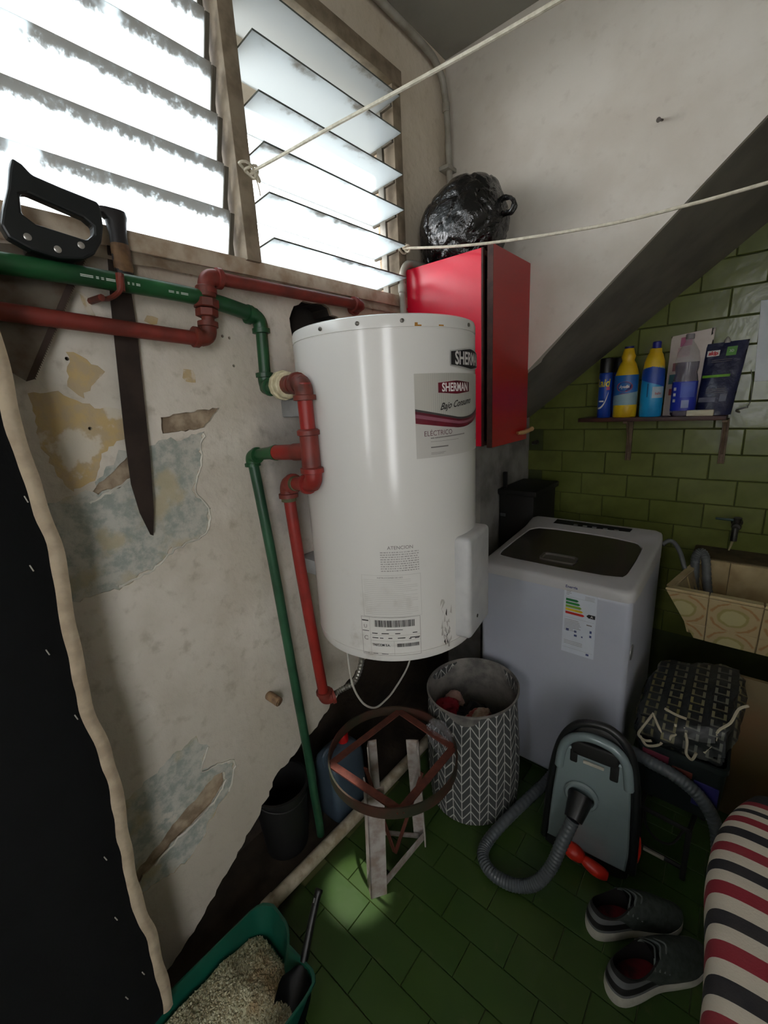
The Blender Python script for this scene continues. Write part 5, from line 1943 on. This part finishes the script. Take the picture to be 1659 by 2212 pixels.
lathe(b, [(0.068, 0.006), (0.075, 0.01), (0.095, 0.26), (0.101, 0.262), (0.101, 0.272), (0.092, 0.272), (0.072, 0.02), (0.0, 0.02)], (-0.03, 0.66, 0.002), 32)
mesh_obj('pail', b, DBL, buc)
b = NB()
tube(b, smooth_path([(-0.03, 0.562, 0.262), (0.02, 0.575, 0.25), (0.055, 0.62, 0.235), (0.06, 0.68, 0.235), (0.03, 0.74, 0.25), (-0.03, 0.758, 0.262)], 5), 0.003, 6)
mesh_obj('bail', b, mat('bail_wire', (60, 60, 60), 0.4, 0.7), buc)

# ================================================================== LITTER TRAY
tr = thing('litter_tray', 'green plastic litter tray with pale granules on the floor by the wall', 'tray', (0.262, 0.24, 0.0))
TG = mat('tray_green', (18, 80, 64), 0.35, var=(15, 70, 55), scale=5)
tp = [(0.113, 0.02), (0.128, 0.43), (0.142, 0.455), (0.17, 0.470), (0.24, 0.466), (0.268, 0.452), (0.285, 0.436), (0.385, 0.442), (0.405, 0.43), (0.412, 0.40), (0.412, 0.02)]
tc = (0.262, 0.24)
o_ = star(tp, 96, tc)
sc = lambda k_, off=0: [(tc[0] + (x - tc[0]) * k_, tc[1] + (y - tc[1]) * k_) for x, y in o_]
b = NB()
loft(b, [ring_at(sc(0.80), lambda x, y: 0.002), ring_at(sc(0.84), lambda x, y: 0.006), ring_at(sc(0.965), lambda x, y: 0.104), ring_at(sc(0.992), lambda x, y: 0.104), ring_at(sc(1.0), lambda x, y: 0.108), ring_at(sc(0.992), lambda x, y: 0.112), ring_at(sc(0.96), lambda x, y: 0.112), ring_at(sc(0.83), lambda x, y: 0.012), ring_at(sc(0.2), lambda x, y: 0.010)], True, True)
mesh_obj('pan', b, TG, tr)


def heap(x, y):
    h = 0.018 + 0.075 * max(0, 1 - abs((x - 0.235) / 0.17) ** 1.6) * max(0, min(1, (0.43 - y) / 0.12)) ** 0.7
    h += 0.012 * noise.noise(V((x * 14, y * 14, 0)))
    return h


b = NB()
hp = sc(0.86)
grid(b, lambda u, v: (tc[0] + (0.116 * (2 * u - 1)), 0.055 + 0.365 * v, 0), 30, 40)
for v in b.verts:
    v.co.z = min(0.105, heap(v.co.x, v.co.y))
k = NT('granule')
geo = k.n('ShaderNodeNewGeometry')
c = k.mix(geo.outputs['Random Per Island'], lin((196, 194, 166)), lin((142, 132, 100)))
c = k.mix(k.sm(k.noise(9, 3), 0.5, 0.7), c, lin((150, 130, 96)))
GRAN = k.base(c, 0.85)
o = mesh_obj('litter_bed', b, GRAN, tr)
random.seed(21)
b = NB()
tmpl = [(1, 0, 0), (-1, 0, 0), (0, 1, 0), (0, -1, 0), (0, 0, 1), (0, 0, -1)]
tf = [(0, 2, 4), (2, 1, 4), (1, 3, 4), (3, 0, 4), (2, 0, 5), (1, 2, 5), (3, 1, 5), (0, 3, 5)]
for i in range(6000):
    x, y = random.uniform(0.150, 0.378), random.uniform(0.06, 0.42)
    z = heap(x, y)
    r = random.uniform(0.0024, 0.0050)
    Rm = Matrix.Rotation(random.uniform(0, 6), 3, V((random.random(), random.random(), random.random() + 0.01)).normalized())
    vs = [b.verts.new(V((x, y, z + r * 0.4)) + Rm @ (V(p) * r * random.uniform(0.7, 1.2))) for p in tmpl]
    for f in tf:
        b.faces.new([vs[q] for q in f])
o = mesh_obj('litter_granules', b, GRAN, tr, smooth=False)
o['kind'] = 'stuff'
b = NB()
for i in range(9):
    c_ = V((0.125 + 0.001 * i + random.uniform(-.003, .003), 0.27 + 0.008 * i * random.uniform(.6, 1), 0.065 + random.uniform(-.006, .012)))
    Rm = Matrix.Rotation(random.uniform(0, 6), 3, 'X')
    vs = [b.verts.new(c_ + Rm @ (V(p) * 0.0035)) for p in tmpl]
    for f in tf:
        b.faces.new([vs[q] for q in f])
o = mesh_obj('stray_granules', b, GRAN, tr, smooth=False)
o['kind'] = 'stuff'
sco = thing('litter_scoop', 'black litter scoop standing in the corner of the green tray', 'scoop', (0.36, 0.42, 0.05))
b = NB()
tube(b, smooth_path([(0.300, 0.546, 0.200), (0.305, 0.530, 0.189), (0.322, 0.487, 0.150), (0.338, 0.452, 0.118), (0.346, 0.435, 0.105)], 4), [0.0100, 0.0115, 0.012] + [0.0105] * 12 + [0.010, 0.010], 10)
mesh_obj('handle', b, BLACKP, sco)
b = NB()
grid(b, lambda u, v: V((0.350, 0.430, 0.104)) + V((0.85, 0.30, 0.0)) * (0.105 * (u - 0.5) * (1.0 if v > 0.15 else 0.6 + 2.6 * v)) + V((0.10, -0.42, -0.50)).normalized() * (0.115 * v) + V((-0.35, 0.62, -0.35)) * (-0.04 * (abs(2 * u - 1) ** 2.5)), 12, 8, 0.003)
mesh_obj('scoop_blade', b, BLACKP, sco)
b = NB()
tube(b, [(0.306, 0.5215, 0.1985), (0.309, 0.5135, 0.192)], 0.003, 8)
mesh_obj('hang_hole', b, mat('hole_grey', (90, 92, 90), 0.6), sco)

# ================================================================== VACUUM CLEANER
vc = thing('vacuum_cleaner', 'grey and black canister vacuum cleaner parked upright with red pedals', 'vacuum cleaner', (0.83, 1.30, 0.0))
VG = mat('vacuum_grey', (124, 138, 140), 0.24, 0.12, var=(110, 124, 126), scale=4)
VD = mat('vacuum_dark', (24, 26, 28), 0.35, var=(18, 20, 22))
vrot = math.radians(7)
VM = Matrix.Translation(V((0.835, 1.243, 0.0))) @ Matrix.Rotation(math.radians(5), 4, 'Z') @ Matrix.Rotation(math.radians(-1), 4, 'X')
# local: x across, y depth (front -), z up
outl = [(-0.110, 0.0), (0.102, 0.0), (0.136, 0.06), (0.132, 0.25), (0.120, 0.40), (0.096, 0.49), (0.05, 0.535), (0.0, 0.538), (-0.05, 0.515), (-0.090, 0.45), (-0.112, 0.34), (-0.130, 0.06)]
outl = [(p.x, p.z) for p in smooth_path([(x, 0, z) for x, z in outl], 5, True)]
b = NB()
n_o = len(outl)
cen = V((0.003, 0.27))
lv = []
for yy, s, hz in ((0.165, 0.72, 0.60), (0.150, 0.86, 0.66), (0.085, 0.97, 0.80), (0.035, 1.0, 0.95), (0.018, 1.0, 1.0), (0.004, 0.985, 0.99), (-0.004, 0.955, 0.965)):
    lv.append([(cen.x + (x - cen.x) * s, yy, 0.006 + z * hz) for x, z in outl])
loft(b, lv, True, True)
bmesh.ops.transform(b, matrix=VM, verts=b.verts[:])
bmesh.ops.recalc_face_normals(b, faces=b.faces[:])
body = mesh_obj('body', b, VD, vc, ang=35)
b = NB()
fp = [(cen.x + (x - cen.x) * 0.90, cen.y + (z - cen.y) * 0.915 + 0.012) for x, z in outl]
fp = [(x, z) for x, z in fp]
fcut = [(x, min(z, 0.445)) for x, z in fp]
loft(b, [[(x, -0.003, max(0.055, z)) for x, z in fcut], [(x, -0.012, max(0.055, z)) for x, z in fcut], [(cen.x + (x - cen.x) * 0.96, -0.016, cen.y + (max(0.055, z) - cen.y) * 0.97) for x, z in fcut]], True, True)
bmesh.ops.remove_doubles(b, verts=b.verts[:], dist=0.0003)
bmesh.ops.transform(b, matrix=VM, verts=b.verts[:])
bmesh.ops.recalc_face_normals(b, faces=b.faces[:])
mesh_obj('front_cover', b, VG, vc, ang=35)
# carrying handle: arch with a slot below it
b = NB()
arch = [(-0.094, 0.36), (-0.086, 0.43), (-0.062, 0.477), (-0.02, 0.500), (0.025, 0.502), (0.068, 0.488), (0.096, 0.45), (0.108, 0.37)]
sp = smooth_path([(x, -0.014, z) for x, z in arch], 5)
tube(b, sp, 0.0145, 10)
bmesh.ops.transform(b, matrix=VM, verts=b.verts[:])
mesh_obj('carry_handle', b, VG, vc)
b = NB()
box(b, (-0.060, -0.020, 0.425), (0.076, -0.002, 0.478), 0.007, 3, VM)
box(b, (-0.062, -0.020, 0.395), (-0.040, -0.002, 0.44), 0.004, 2, VM)
box(b, (0.054, -0.020, 0.380), (0.078, -0.002, 0.44), 0.004, 2, VM)
mesh_obj('handle_slot', b, DBL, vc)
b = NB()
box(b, (-0.022, -0.0235, 0.408), (0.038, -0.018, 0.418), 0.001, 1, VM)
mesh_obj('latch', b, mat('latch_pale', (190, 186, 172), 0.4), vc)
b = NB()
sp = smooth_path([(x * 1.0, 0.002, z) for x, z in [(-0.132, 0.03), (-0.124, 0.20), (-0.114, 0.34), (-0.092, 0.45), (-0.052, 0.520), (0.0, 0.544), (0.05, 0.541), (0.098, 0.494), (0.122, 0.40), (0.134, 0.25), (0.138, 0.05)]], 5)
tube(b, sp, 0.0125, 10)
bmesh.ops.transform(b, matrix=VM, verts=b.verts[:])
mesh_obj('bumper', b, VD, vc)
b = NB()
lathe(b, [(0.034, 0.006), (0.050, 0.004), (0.052, 0.012), (0.047, 0.018), (0.040, 0.018), (0.037, 0.008)], (0, 0, 0), 32, 'Y', False)
for v in b.verts:
    v.co = VM @ V((v.co.x - 0.020, -0.012 - v.co.y, v.co.z + 0.280))
mesh_obj('hose_socket', b, VG, vc)
hs = thing('vacuum_hose', 'long grey vacuum hose looping over the green floor around the vacuum', 'hose', (0.8, 1.2, 0.0))
b = NB()
S0 = VM @ V((-0.020, -0.019, 0.280))
S1 = VM @ V((-0.030, -0.080, 0.235))
tube(b, [S0, S0.lerp(S1, 0.5), S1], [0.037, 0.033, 0.027], 18)
mesh_obj('cuff', b, VD, hs)
b = NB()
sp = smooth_path([tuple(S1), (0.793, 1.125, 0.165), (0.778, 1.09, 0.10), (0.752, 1.05, 0.055), (0.715, 1.025, 0.030), (0.665, 1.005, 0.024), (0.605, 1.005, 0.024), (0.562, 1.040, 0.024), (0.560, 1.10, 0.034), (0.592, 1.20, 0.065), (0.628, 1.31, 0.085), (0.655, 1.395, 0.10), (0.69, 1.452, 0.16), (0.78, 1.460, 0.29), (0.90, 1.44, 0.345), (0.98, 1.415, 0.355), (1.05, 1.41, 0.345), (1.11, 1.41, 0.31), (1.155, 1.41, 0.24), (1.175, 1.40, 0.15), (1.18, 1.38, 0.06), (1.19, 1.34, 0.025)], 26)
rr_ = [0.0195 + 0.0010 * math.sin(i * PI / 2.0) for i in range(len(sp))]
tube(b, sp, rr_, 12)
mesh_obj('hose_tube', b, mat('hose_grey', (80, 86, 90), 0.38, var=(70, 76, 80), scale=8), hs)
for nm, pts, ma in (('pedal', [(-0.06, -0.02, 0.052), (-0.03, -0.03, 0.055), (0.0, -0.03, 0.045)], None), ('pedal', [(0.0, -0.03, 0.044), (0.04, -0.032, 0.030), (0.075, -0.028, 0.022)], None), ('side_clip', [(0.147, 0.03, 0.17), (0.150, 0.028, 0.12), (0.148, 0.03, 0.07)], 1)):
    b = NB()
    sp = smooth_path(pts, 5)
    rad_ = (0.026 if pts[0][0] < -0.01 else 0.021) if ma is None else 0.007
    tube(b, sp, [rad_ * (0.55 + 0.45 * math.sin(PI * (i + 0.6) / (len(sp) + 0.2))) for i in range(len(sp))], 12)
    bmesh.ops.transform(b, matrix=VM, verts=b.verts[:])
    mesh_obj(nm, b, mat('pedal_red', (206, 44, 26), 0.4, var=(190, 36, 22)), vc)
b = NB()
for s_ in (-1, 1):
    lathe(b, [(0.0, -0.012), (0.034, -0.012), (0.038, 0.0), (0.034, 0.012), (0.0, 0.012)], (0, 0, 0), 24, 'X')
    for v in b.verts[-5 * 24:]:
        v.co = VM @ (v.co + V((s_ * 0.118, 0.14, 0.05)))
mesh_obj('wheels', b, VD, vc)

# ================================================================== SHOES


def make_shoe(label, heel, toe):
    heel, toe = V(heel), V(toe)
    L = (toe - heel).length
    d = (toe - heel).normalized()
    nn = V((-d.y, d.x))
    t = thing('sneaker', label, 'shoe', (heel.x, heel.y, 0.0), 'pair of sneakers on the floor')

    def W(p):
        return V((heel.x + d.x * p[0] * L + nn.x * p[1], heel.y + d.y * p[0] * L + nn.y * p[1], p[2]))
    foot = [(0.0, 0.0), (0.02, 0.022), (0.08, 0.034), (0.22, 0.037), (0.42, 0.036), (0.60, 0.044), (0.75, 0.049), (0.88, 0.043), (0.96, 0.026), (1.0, 0.0), (0.97, -0.024), (0.90, -0.038), (0.76, -0.046), (0.60, -0.041), (0.42, -0.033), (0.22, -0.036), (0.08, -0.033), (0.02, -0.021)]
    foot = [(p.x, p.y) for p in smooth_path([(x, y, 0) for x, y in foot], 4, True)]
    collar = []
    nF = len(foot)
    for x, y in foot:
        # the ankle opening, an oval over the back half
        ph = math.atan2(y / 0.045, (x - 0.5) / 0.5)
        collar.append((0.255 + 0.215 * math.cos(ph), 0.035 * math.sin(ph)))
    cz = lambda x: 0.104 - 0.022 * math.sin(PI * min(1, max(0, (x - 0.03) / 0.34))) + 0.02 * x
    b = NB()
    tz = lambda x: 0.022 + 0.016 * (1 - x) + 0.012 * max(0, x - 0.85) / 0.15
    lo = lambda x: 0.012 * max(0, (x - 0.80) / 0.2) ** 2
    loft(b, [[W((x, y * 0.92, lo(x))) for x, y in foot], [W((x, y * 1.04, lo(x) + 0.006)) for x, y in foot], [W((x, y * 1.05, lo(x) + tz(x) * 0.7)) for x, y in foot], [W((x, y, lo(x) + tz(x))) for x, y in foot]], True, True)
    mesh_obj('sole', b, mat('sole_white', (196, 194, 184), 0.7, var=(172, 168, 156), scale=20), t)

    def mixr(f, zb):
        out = []
        for (x, y), (u, v) in zip(foot, collar):
            f2 = f
            xx = x + (u - x) * f2 ** (1.35 if x < 0.4 else 0.95)
            yy = y + (v - y) * f2 ** 1.5
            fz = f2 ** (1.0 + 0.55 * max(0, x - 0.4))
            zz_ = (lo(x) + tz(x)) * (1 - fz) + cz(u) * fz
            out.append(W((xx, yy * 0.985, zz_ + 0.014 * math.sin(PI * f2) * (0.2 + x * 1.1))))
        return out
    b = NB()
    steps = [0.0, 0.12, 0.26, 0.42, 0.58, 0.74, 0.88, 1.0]
    Rn = [mixr(f, 0) for f in steps]
    loft(b, Rn)
    me_o = mesh_obj('upper', b, [mat('shoe_mesh', (70, 78, 74), 0.8, var=(54, 62, 58), scale=60), mat('shoe_black', (18, 18, 20), 0.7), mat('shoe_grey', (112, 114, 116), 0.7)], t)
    nseg_ = nF
    for i, p in enumerate(me_o.data.polygons):
        rI, kI = divmod(i, nseg_)
        x = foot[kI][0]
        if x < 0.42:
            p.material_index = 1 if rI in (1, 2) else (2 if rI in (3, 4) else (1 if rI >= 5 else 2))
    b = NB()
    inner = [[W((u, v, cz(u))) for u, v in collar], [W((0.03 + (u - 0.03) * 0.97, v * 0.90, cz(u) + 0.003)) for u, v in collar], [W((u, v * 0.88, cz(u) - 0.02)) for u, v in collar], [W((u, v * 0.95, 0.038)) for u, v in collar]]
    loft(b, inner)
    mesh_obj('lining', b, mat('shoe_lining', (20, 16, 18), 0.9), t)
    b = NB()
    b.faces.new([b.verts.new(W((u, v * 0.94, 0.0385))) for u, v in collar])
    mesh_obj('insole', b, mat('insole_red', (120, 24, 34), 0.8, var=(60, 16, 20), scale=22), t)
    b = NB()
    grid(b, lambda u, v: W((0.36 + 0.16 * u, 0.040 * (v - 0.5) * (1 - 0.2 * u), 0.112 - 0.014 * u - 0.012 * (2 * v - 1) ** 2 + 0.022 * (1 - u))), 6, 6, 0.004)
    mesh_obj('tongue', b, MATS['shoe_black'], t)
    iL = min((q for q in range(nF) if foot[q][1] > 0), key=lambda q: abs(foot[q][0] - 0.66))
    iR = min((q for q in range(nF) if foot[q][1] < 0), key=lambda q: abs(foot[q][0] - 0.66))
    for kk in range(4):
        ff = 0.93 - 0.15 * kk
        Rr = mixr(ff, 0)
        pl, pr = Rr[iL], Rr[iR]
        iM = min(range(nF), key=lambda q: abs(foot[q][1]) - 10 * foot[q][0])
        pm = Rr[iM].lerp((pl + pr) / 2, 0.45)
        pm.z = max(pl.z, pr.z, Rr[iM].z) + 0.004
        b = NB()
        tube(b, smooth_path([pl + V((0, 0, 0.003)), pl.lerp(pm, 0.5) + V((0, 0, 0.012)), pm + V((0, 0, 0.005)), pr.lerp(pm, 0.5) + V((0, 0, 0.012)), pr + V((0, 0, 0.003))], 4), 0.0028, 6)
        mesh_obj('lace', b, mat('lace_grey', (98, 106, 104), 0.8), t)
    return t


make_shoe('dark sneaker with white sole and red insole, nearer the vacuum cleaner', (0.900, 1.045, 0), (1.105, 1.238, 0))
make_shoe('dark sneaker with white sole and red insole, nearest the picture bottom', (0.985, 0.925, 0), (1.165, 1.172, 0))

# ================================================================== STRIPED CUSHION ON BENCH
k = NT('striped_cotton')
ge = k.n('ShaderNodeNewGeometry')
yy_ = k.sep(ge.outputs['Position'])[1]
stops = [0.60, 0.635, 0.668, 0.700, 0.7385, 0.772, 0.805, 0.856, 0.886, 0.921, 0.956, 0.986, 1.013, 1.040, 1.067, 1.094, 1.1215, 1.149, 1.174, 1.196, 1.2155, 1.233, 1.251]
y_lo, y_hi = 0.3, 1.3
bounds = [(0.3, 'w')]
seq = [('w', 0.30), ('k', 0.40), ('w', 0.44), ('r', 0.51), ('w', 0.55), ('k', 0.60), ('w', 0.64), ('r', 0.69), ('w', 0.728), ('k', 0.755), ('w', 0.790), ('r', 0.822), ('w', 0.857), ('k', 0.8865), ('w', 0.921), ('r', 0.956), ('w', 0.986), ('k', 1.013), ('w', 1.040), ('r', 1.067), ('w', 1.094), ('k', 1.1215), ('w', 1.149), ('r', 1.174), ('w', 1.196), ('k', 1.2155), ('w', 1.233), ('r', 1.251), ('k', 1.272)]
tt = k.n('ShaderNodeMapRange')
k.put(tt.inputs[0], yy_)
tt.inputs[1].default_value = y_lo
tt.inputs[2].default_value = y_hi
x_ = k.n('ShaderNodeValToRGB')
x_.color_ramp.interpolation = 'CONSTANT'
k.put(x_.inputs[0], tt.outputs[0])
pal = {'w': (206, 196, 180), 'k': (34, 34, 40), 'r': (142, 38, 52)}
es = x_.color_ramp.elements
while len(es) < len(seq):
    es.new(0.99)
for e_, (cn, yv) in zip(es, seq):
    pass
for i, (cn, yv) in enumerate(seq):
    es[i].position = (yv - y_lo) / (y_hi - y_lo)
    es[i].color = lin(pal[cn])
k.bump(k.noise(250, 3), 0.4, 0.002)
STR = k.base(k.mix(k.math('MULTIPLY', k.sm(k.noise(9, 4), 0.4, 0.7), 0.12), x_.outputs[0], lin((120, 110, 100))), 0.95)
cu_t = thing('seat_cushion', 'thick striped cushion in red, black and cream on the bench at right', 'cushion', (1.42, 0.8, 0.36))
b = NB()
yc0, yc1 = 0.32, 1.318


def cush(u, v):
    y = yc0 + (yc1 - yc0) * v
    e = 1 - 0.30 * max(0, (v - 0.72) / 0.28) ** 2.2 - 0.08 * max(0, (0.1 - v) / 0.1) ** 2
    xl_ = 1.128 + 0.020 * math.sin((v - 0.3) * 6.5) + (0.105 * max(0, (v - 0.66) / 0.34) ** 1.8) + 0.10 * max(0, 0.62 - v) ** 1.3
    a = 2 * PI * u
    cx2, hw = (xl_ + 1.66) / 2, (1.66 - xl_) / 2
    ca, sa = math.cos(a), math.sin(a)
    px = cx2 + hw * math.copysign(abs(ca) ** 0.40, ca)
    pz = 0.426 + 0.082 * e * math.copysign(abs(sa) ** 0.62, sa) + 0.010 * math.sin(a * 2 + v * 3)
    return (px, y, pz)


uv0 = grid(b, cush, 64, 60, None, True)
for j in (0, 60):
    b.faces.new([uv0[i][j] for i in range(64)])
bmesh.ops.recalc_face_normals(b, faces=b.faces[:])
mesh_obj('cover', b, STR, cu_t)
ben = thing('bench', 'dark wooden bench under the striped cushion', 'bench', (1.45, 0.8, 0.0))
b = NB()
box(b, (1.25, 0.30, 0.300), (1.70, 1.22, 0.334), 0.004)
mesh_obj('seat', b, mat('bench_wood', (40, 30, 24), 0.6, var=(30, 22, 18)), ben)
for x in (1.27, 1.64):
    for y in (0.34, 1.14):
        b = NB()
        box(b, (x, y, 0.0), (x + 0.04, y + 0.04, 0.300), 0.003)
        mesh_obj('leg', b, MATS['bench_wood'], ben)

# ================================================================== CRATE, STAND, BAG, BOARD
rk = thing('metal_rack', 'low black metal rack carrying the dark crate below the sink', 'rack', (1.04, 1.50, 0.0))
for x, y in ((0.965, 1.385), (1.098, 1.378), (0.965, 1.66), (1.13, 1.66)):
    b = NB()
    box(b, (x - 0.008, y - 0.008, 0.0), (x + 0.008, y + 0.008, 0.20), 0.002, 1)
    mesh_obj('leg', b, DBL, rk)
for p, q in (((0.965, 1.385, 0.04), (1.098, 1.378, 0.04)), ((0.965, 1.385, 0.195), (1.098, 1.378, 0.195)), ((0.965, 1.66, 0.195), (1.13, 1.66, 0.195)), ((0.965, 1.385, 0.195), (0.965, 1.66, 0.195)), ((1.098, 1.378, 0.195), (1.13, 1.66, 0.195))):
    b = NB()
    tube(b, [p, q], 0.0075, 6)
    mesh_obj('rail', b, DBL, rk)
b = NB()
box(b, (0.985, 1.372, 0.036), (1.045, 1.380, 0.048), 0.001, 1)
mesh_obj('sticker', b, mat('sticker_grey', (150, 146, 132), 0.6), rk)
b = NB()
tube(b, smooth_path([(0.975, 1.39, 0.19), (0.985, 1.385, 0.13), (1.02, 1.38, 0.10), (1.06, 1.38, 0.115), (1.085, 1.38, 0.19)], 6), 0.004, 6)
mesh_obj('wire_hook', b, DBL, rk)
crt = thing('storage_crate', 'dark plastic storage crate under the checked bag, with red and blue stuff', 'crate', (1.05, 1.52, 0.205))
b = NB()
rin = [rr(0.93, 1.44, 1.165, 1.70, 0.02), ]
poly_c = rr(0.925, 1.435, 1.168, 1.71, 0.02)
ccx, ccy = 1.046, 1.57
ss = lambda k_: [(ccx + (x - ccx) * k_, ccy + (y - ccy) * k_) for x, y in poly_c]
loft(b, [ring_at(ss(0.93), lambda x, y: 0.203), ring_at(ss(0.985), lambda x, y: 0.395), ring_at(ss(1.02), lambda x, y: 0.397), ring_at(ss(1.02), lambda x, y: 0.415), ring_at(ss(0.96), lambda x, y: 0.415), ring_at(ss(0.90), lambda x, y: 0.21)], True, True)
mesh_obj('crate_body', b, mat('crate_green_black', (24, 32, 32), 0.4, var=(20, 26, 28)), crt)
for (x0, x1, z0, z1, cc_, nm) in ((0.945, 1.02, 0.335, 0.385, (96, 26, 46), 'red_panel'), (1.03, 1.085, 0.31, 0.36, (92, 40, 30), 'red_panel'), (1.09, 1.155, 0.25, 0.34, (34, 32, 96), 'blue_panel')):
    b = NB()
    box(b, (x0, 1.4345, z0), (x1, 1.4395, z1), 0.001, 1)
    mesh_obj(nm, b, mat(nm + '_%d' % int(x0 * 1000), cc_, 0.6), crt)
k = NT('checked_raffia')
o3 = k.sep(k.obj())
fx_ = k.math('FRACT', k.math('MULTIPLY', o3[0], 34))
fy_ = k.math('FRACT', k.math('MULTIPLY', k.math('ADD', o3[1], o3[2]), 24))
a_ = k.math('MULTIPLY', k.math('LESS_THAN', fx_, 0.26), k.math('LESS_THAN', fy_, 0.72))
b_ = k.math('MULTIPLY', k.math('LESS_THAN', fy_, 0.16), k.math('LESS_THAN', k.math('FRACT', k.math('MULTIPLY', o3[0], 17)), 0.5))
c = k.mix(k.math('MAXIMUM', a_, k.math('MULTIPLY', b_, 0.6)), lin((26, 30, 31)), k.ramp(k.noise(5, 2), [(0.4, (110, 102, 62)), (0.6, (88, 90, 84))]))
k.bump(k.noise(16, 4), 0.5, 0.01)
CHK = k.base(c, 0.5)
cb_ = thing('shopping_bag', 'dark checked woven shopping bag with white piping lying on the crate', 'bag', (1.05, 1.58, 0.42))
b = NB()
bmesh.ops.create_cube(b, size=2)
bmesh.ops.subdivide_edges(b, edges=b.edges[:], cuts=14, use_grid_fill=True)
for v in b.verts:
    x, y, z = v.co
    d = v.co.normalized()
    p = V((x, y, z)).lerp(d * 1.25, 0.42)
    wv = 0.10 * noise.noise(V((x * 2.2, y * 2.2, z * 2.0))) + 0.05 * noise.noise(V((x * 5, y * 5, z * 5)))
    p *= 1 + wv
    zz_ = max(-0.92, p.z)
    v.co = V((1.045 + 0.125 * p.x + 0.012 * p.y, 1.60 + 0.155 * p.y, 0.488 + 0.062 * zz_ + 0.034 * p.y + 0.03 * p.x * (zz_ > 0)))
mesh_obj('bag_body', b, CHK, cb_)
for pts in ([(0.962, 1.468, 0.505), (0.940, 1.440, 0.462), (0.930, 1.430, 0.432), (0.950, 1.428, 0.420), (0.968, 1.428, 0.428)],
            [(0.962, 1.460, 0.505), (0.985, 1.440, 0.475), (1.012, 1.430, 0.446), (1.018, 1.434, 0.468), (1.030, 1.440, 0.480), (1.024, 1.448, 0.508)],
            [(1.048, 1.448, 0.508), (1.060, 1.434, 0.470), (1.062, 1.428, 0.432), (1.078, 1.427, 0.418), (1.086, 1.428, 0.446)],
            [(0.99, 1.47, 0.535), (1.02, 1.462, 0.532), (1.05, 1.462, 0.530)],
            [(0.935, 1.432, 0.428), (0.955, 1.427, 0.405), (0.985, 1.430, 0.418), (1.00, 1.434, 0.440)],
            [(1.105, 1.440, 0.450), (1.125, 1.448, 0.49), (1.130, 1.458, 0.53), (1.155, 1.475, 0.56), (1.168, 1.48, 0.61), (1.188, 1.48, 0.632)]):
    b = NB()
    tube(b, smooth_path(pts, 5), 0.0042, 6)
    mesh_obj('piping', b, mat('piping_white', (170, 162, 140), 0.7), cb_)
b = NB()
box(b, (1.165, 1.735, 0.0), (1.55, 1.752, 0.575), 0.002)
tag(mesh_obj('wood_board', b, mat('brown_hardboard', (104, 92, 64), 0.7, var=(112, 84, 54), scale=5), origin=(1.35, 1.745, 0.0)), 'brown hardboard sheet standing on edge below the sink', 'board')

# ================================================================== BLACK CURTAIN
cur = thing('curtain', 'black cloth curtain with a pale frayed hem hanging at the left picture edge', 'curtain', (0.15, -0.2, 1.80))
BCL = mat('black_cloth', (12, 15, 17), 0.95, var=(9, 11, 13), bump=0.3, bscale=120)


def fold(y, z):
    return 0.150 + 0.010 * math.sin(y * 16) + 0.006 * noise.noise(V((y * 5, z * 2, 0)))


ed = lambda z: 0.178 + 0.006 * math.sin(z * 11) + 0.009 * noise.noise(V((0, 3, z * 9))) - 0.006 * (1.78 - z) / 1.7
hw_ = lambda z: 0.019 + 0.005 * noise.noise(V((7, 3, z * 14)))
b = NB()
cz_ = lambda v: 0.122 + 1.678 * v
grid(b, lambda u, v: (fold(-0.55 + (ed(1.79 * v + 0.01) - hw_(1.79 * v) + 0.55) * u, v), -0.55 + (ed(1.79 * v + 0.01) - hw_(1.79 * v) + 0.55) * u, cz_(v)), 50, 90, 0.003)
mesh_obj('cloth', b, BCL, cur)
b = NB()
grid(b, lambda u, v: (fold(ed(1.79 * v), v) + 0.005 + 0.004 * math.sin(PI * u), ed(1.79 * v + 0.01) - (1.0 - u) * (hw_(1.79 * v) * 1.25), 0.120 + 1.680 * v), 6, 120, 0.003)
mesh_obj('hem', b, mat('hem_cream', (226, 210, 184), 0.9, var=(204, 186, 160), scale=30), cur)
for y_, z_ in ((0.158, 1.545), (0.148, 1.43), (0.13, 1.31), (0.12, 1.15), (0.135, 1.0), (0.12, 0.66), (0.11, 0.50), (0.13, 0.30), (0.09, 0.28)):
    x_c = fold(y_, z_ / 1.8) + 0.004
    b = NB()
    tube(b, [(x_c, y_, z_), (x_c, y_ + 0.003, z_ - 0.012)], 0.0011, 5)
    mesh_obj('stitch', b, mat('stitch_white', (180, 176, 166), 0.8), cur)
b = NB()
tube(b, [(0.150, -0.6, 1.805), (0.150, 0.175, 1.805)], 0.003, 8)
mesh_obj('wire', b, mat('wire_steel', (110, 108, 104), 0.4, 0.7), cur)
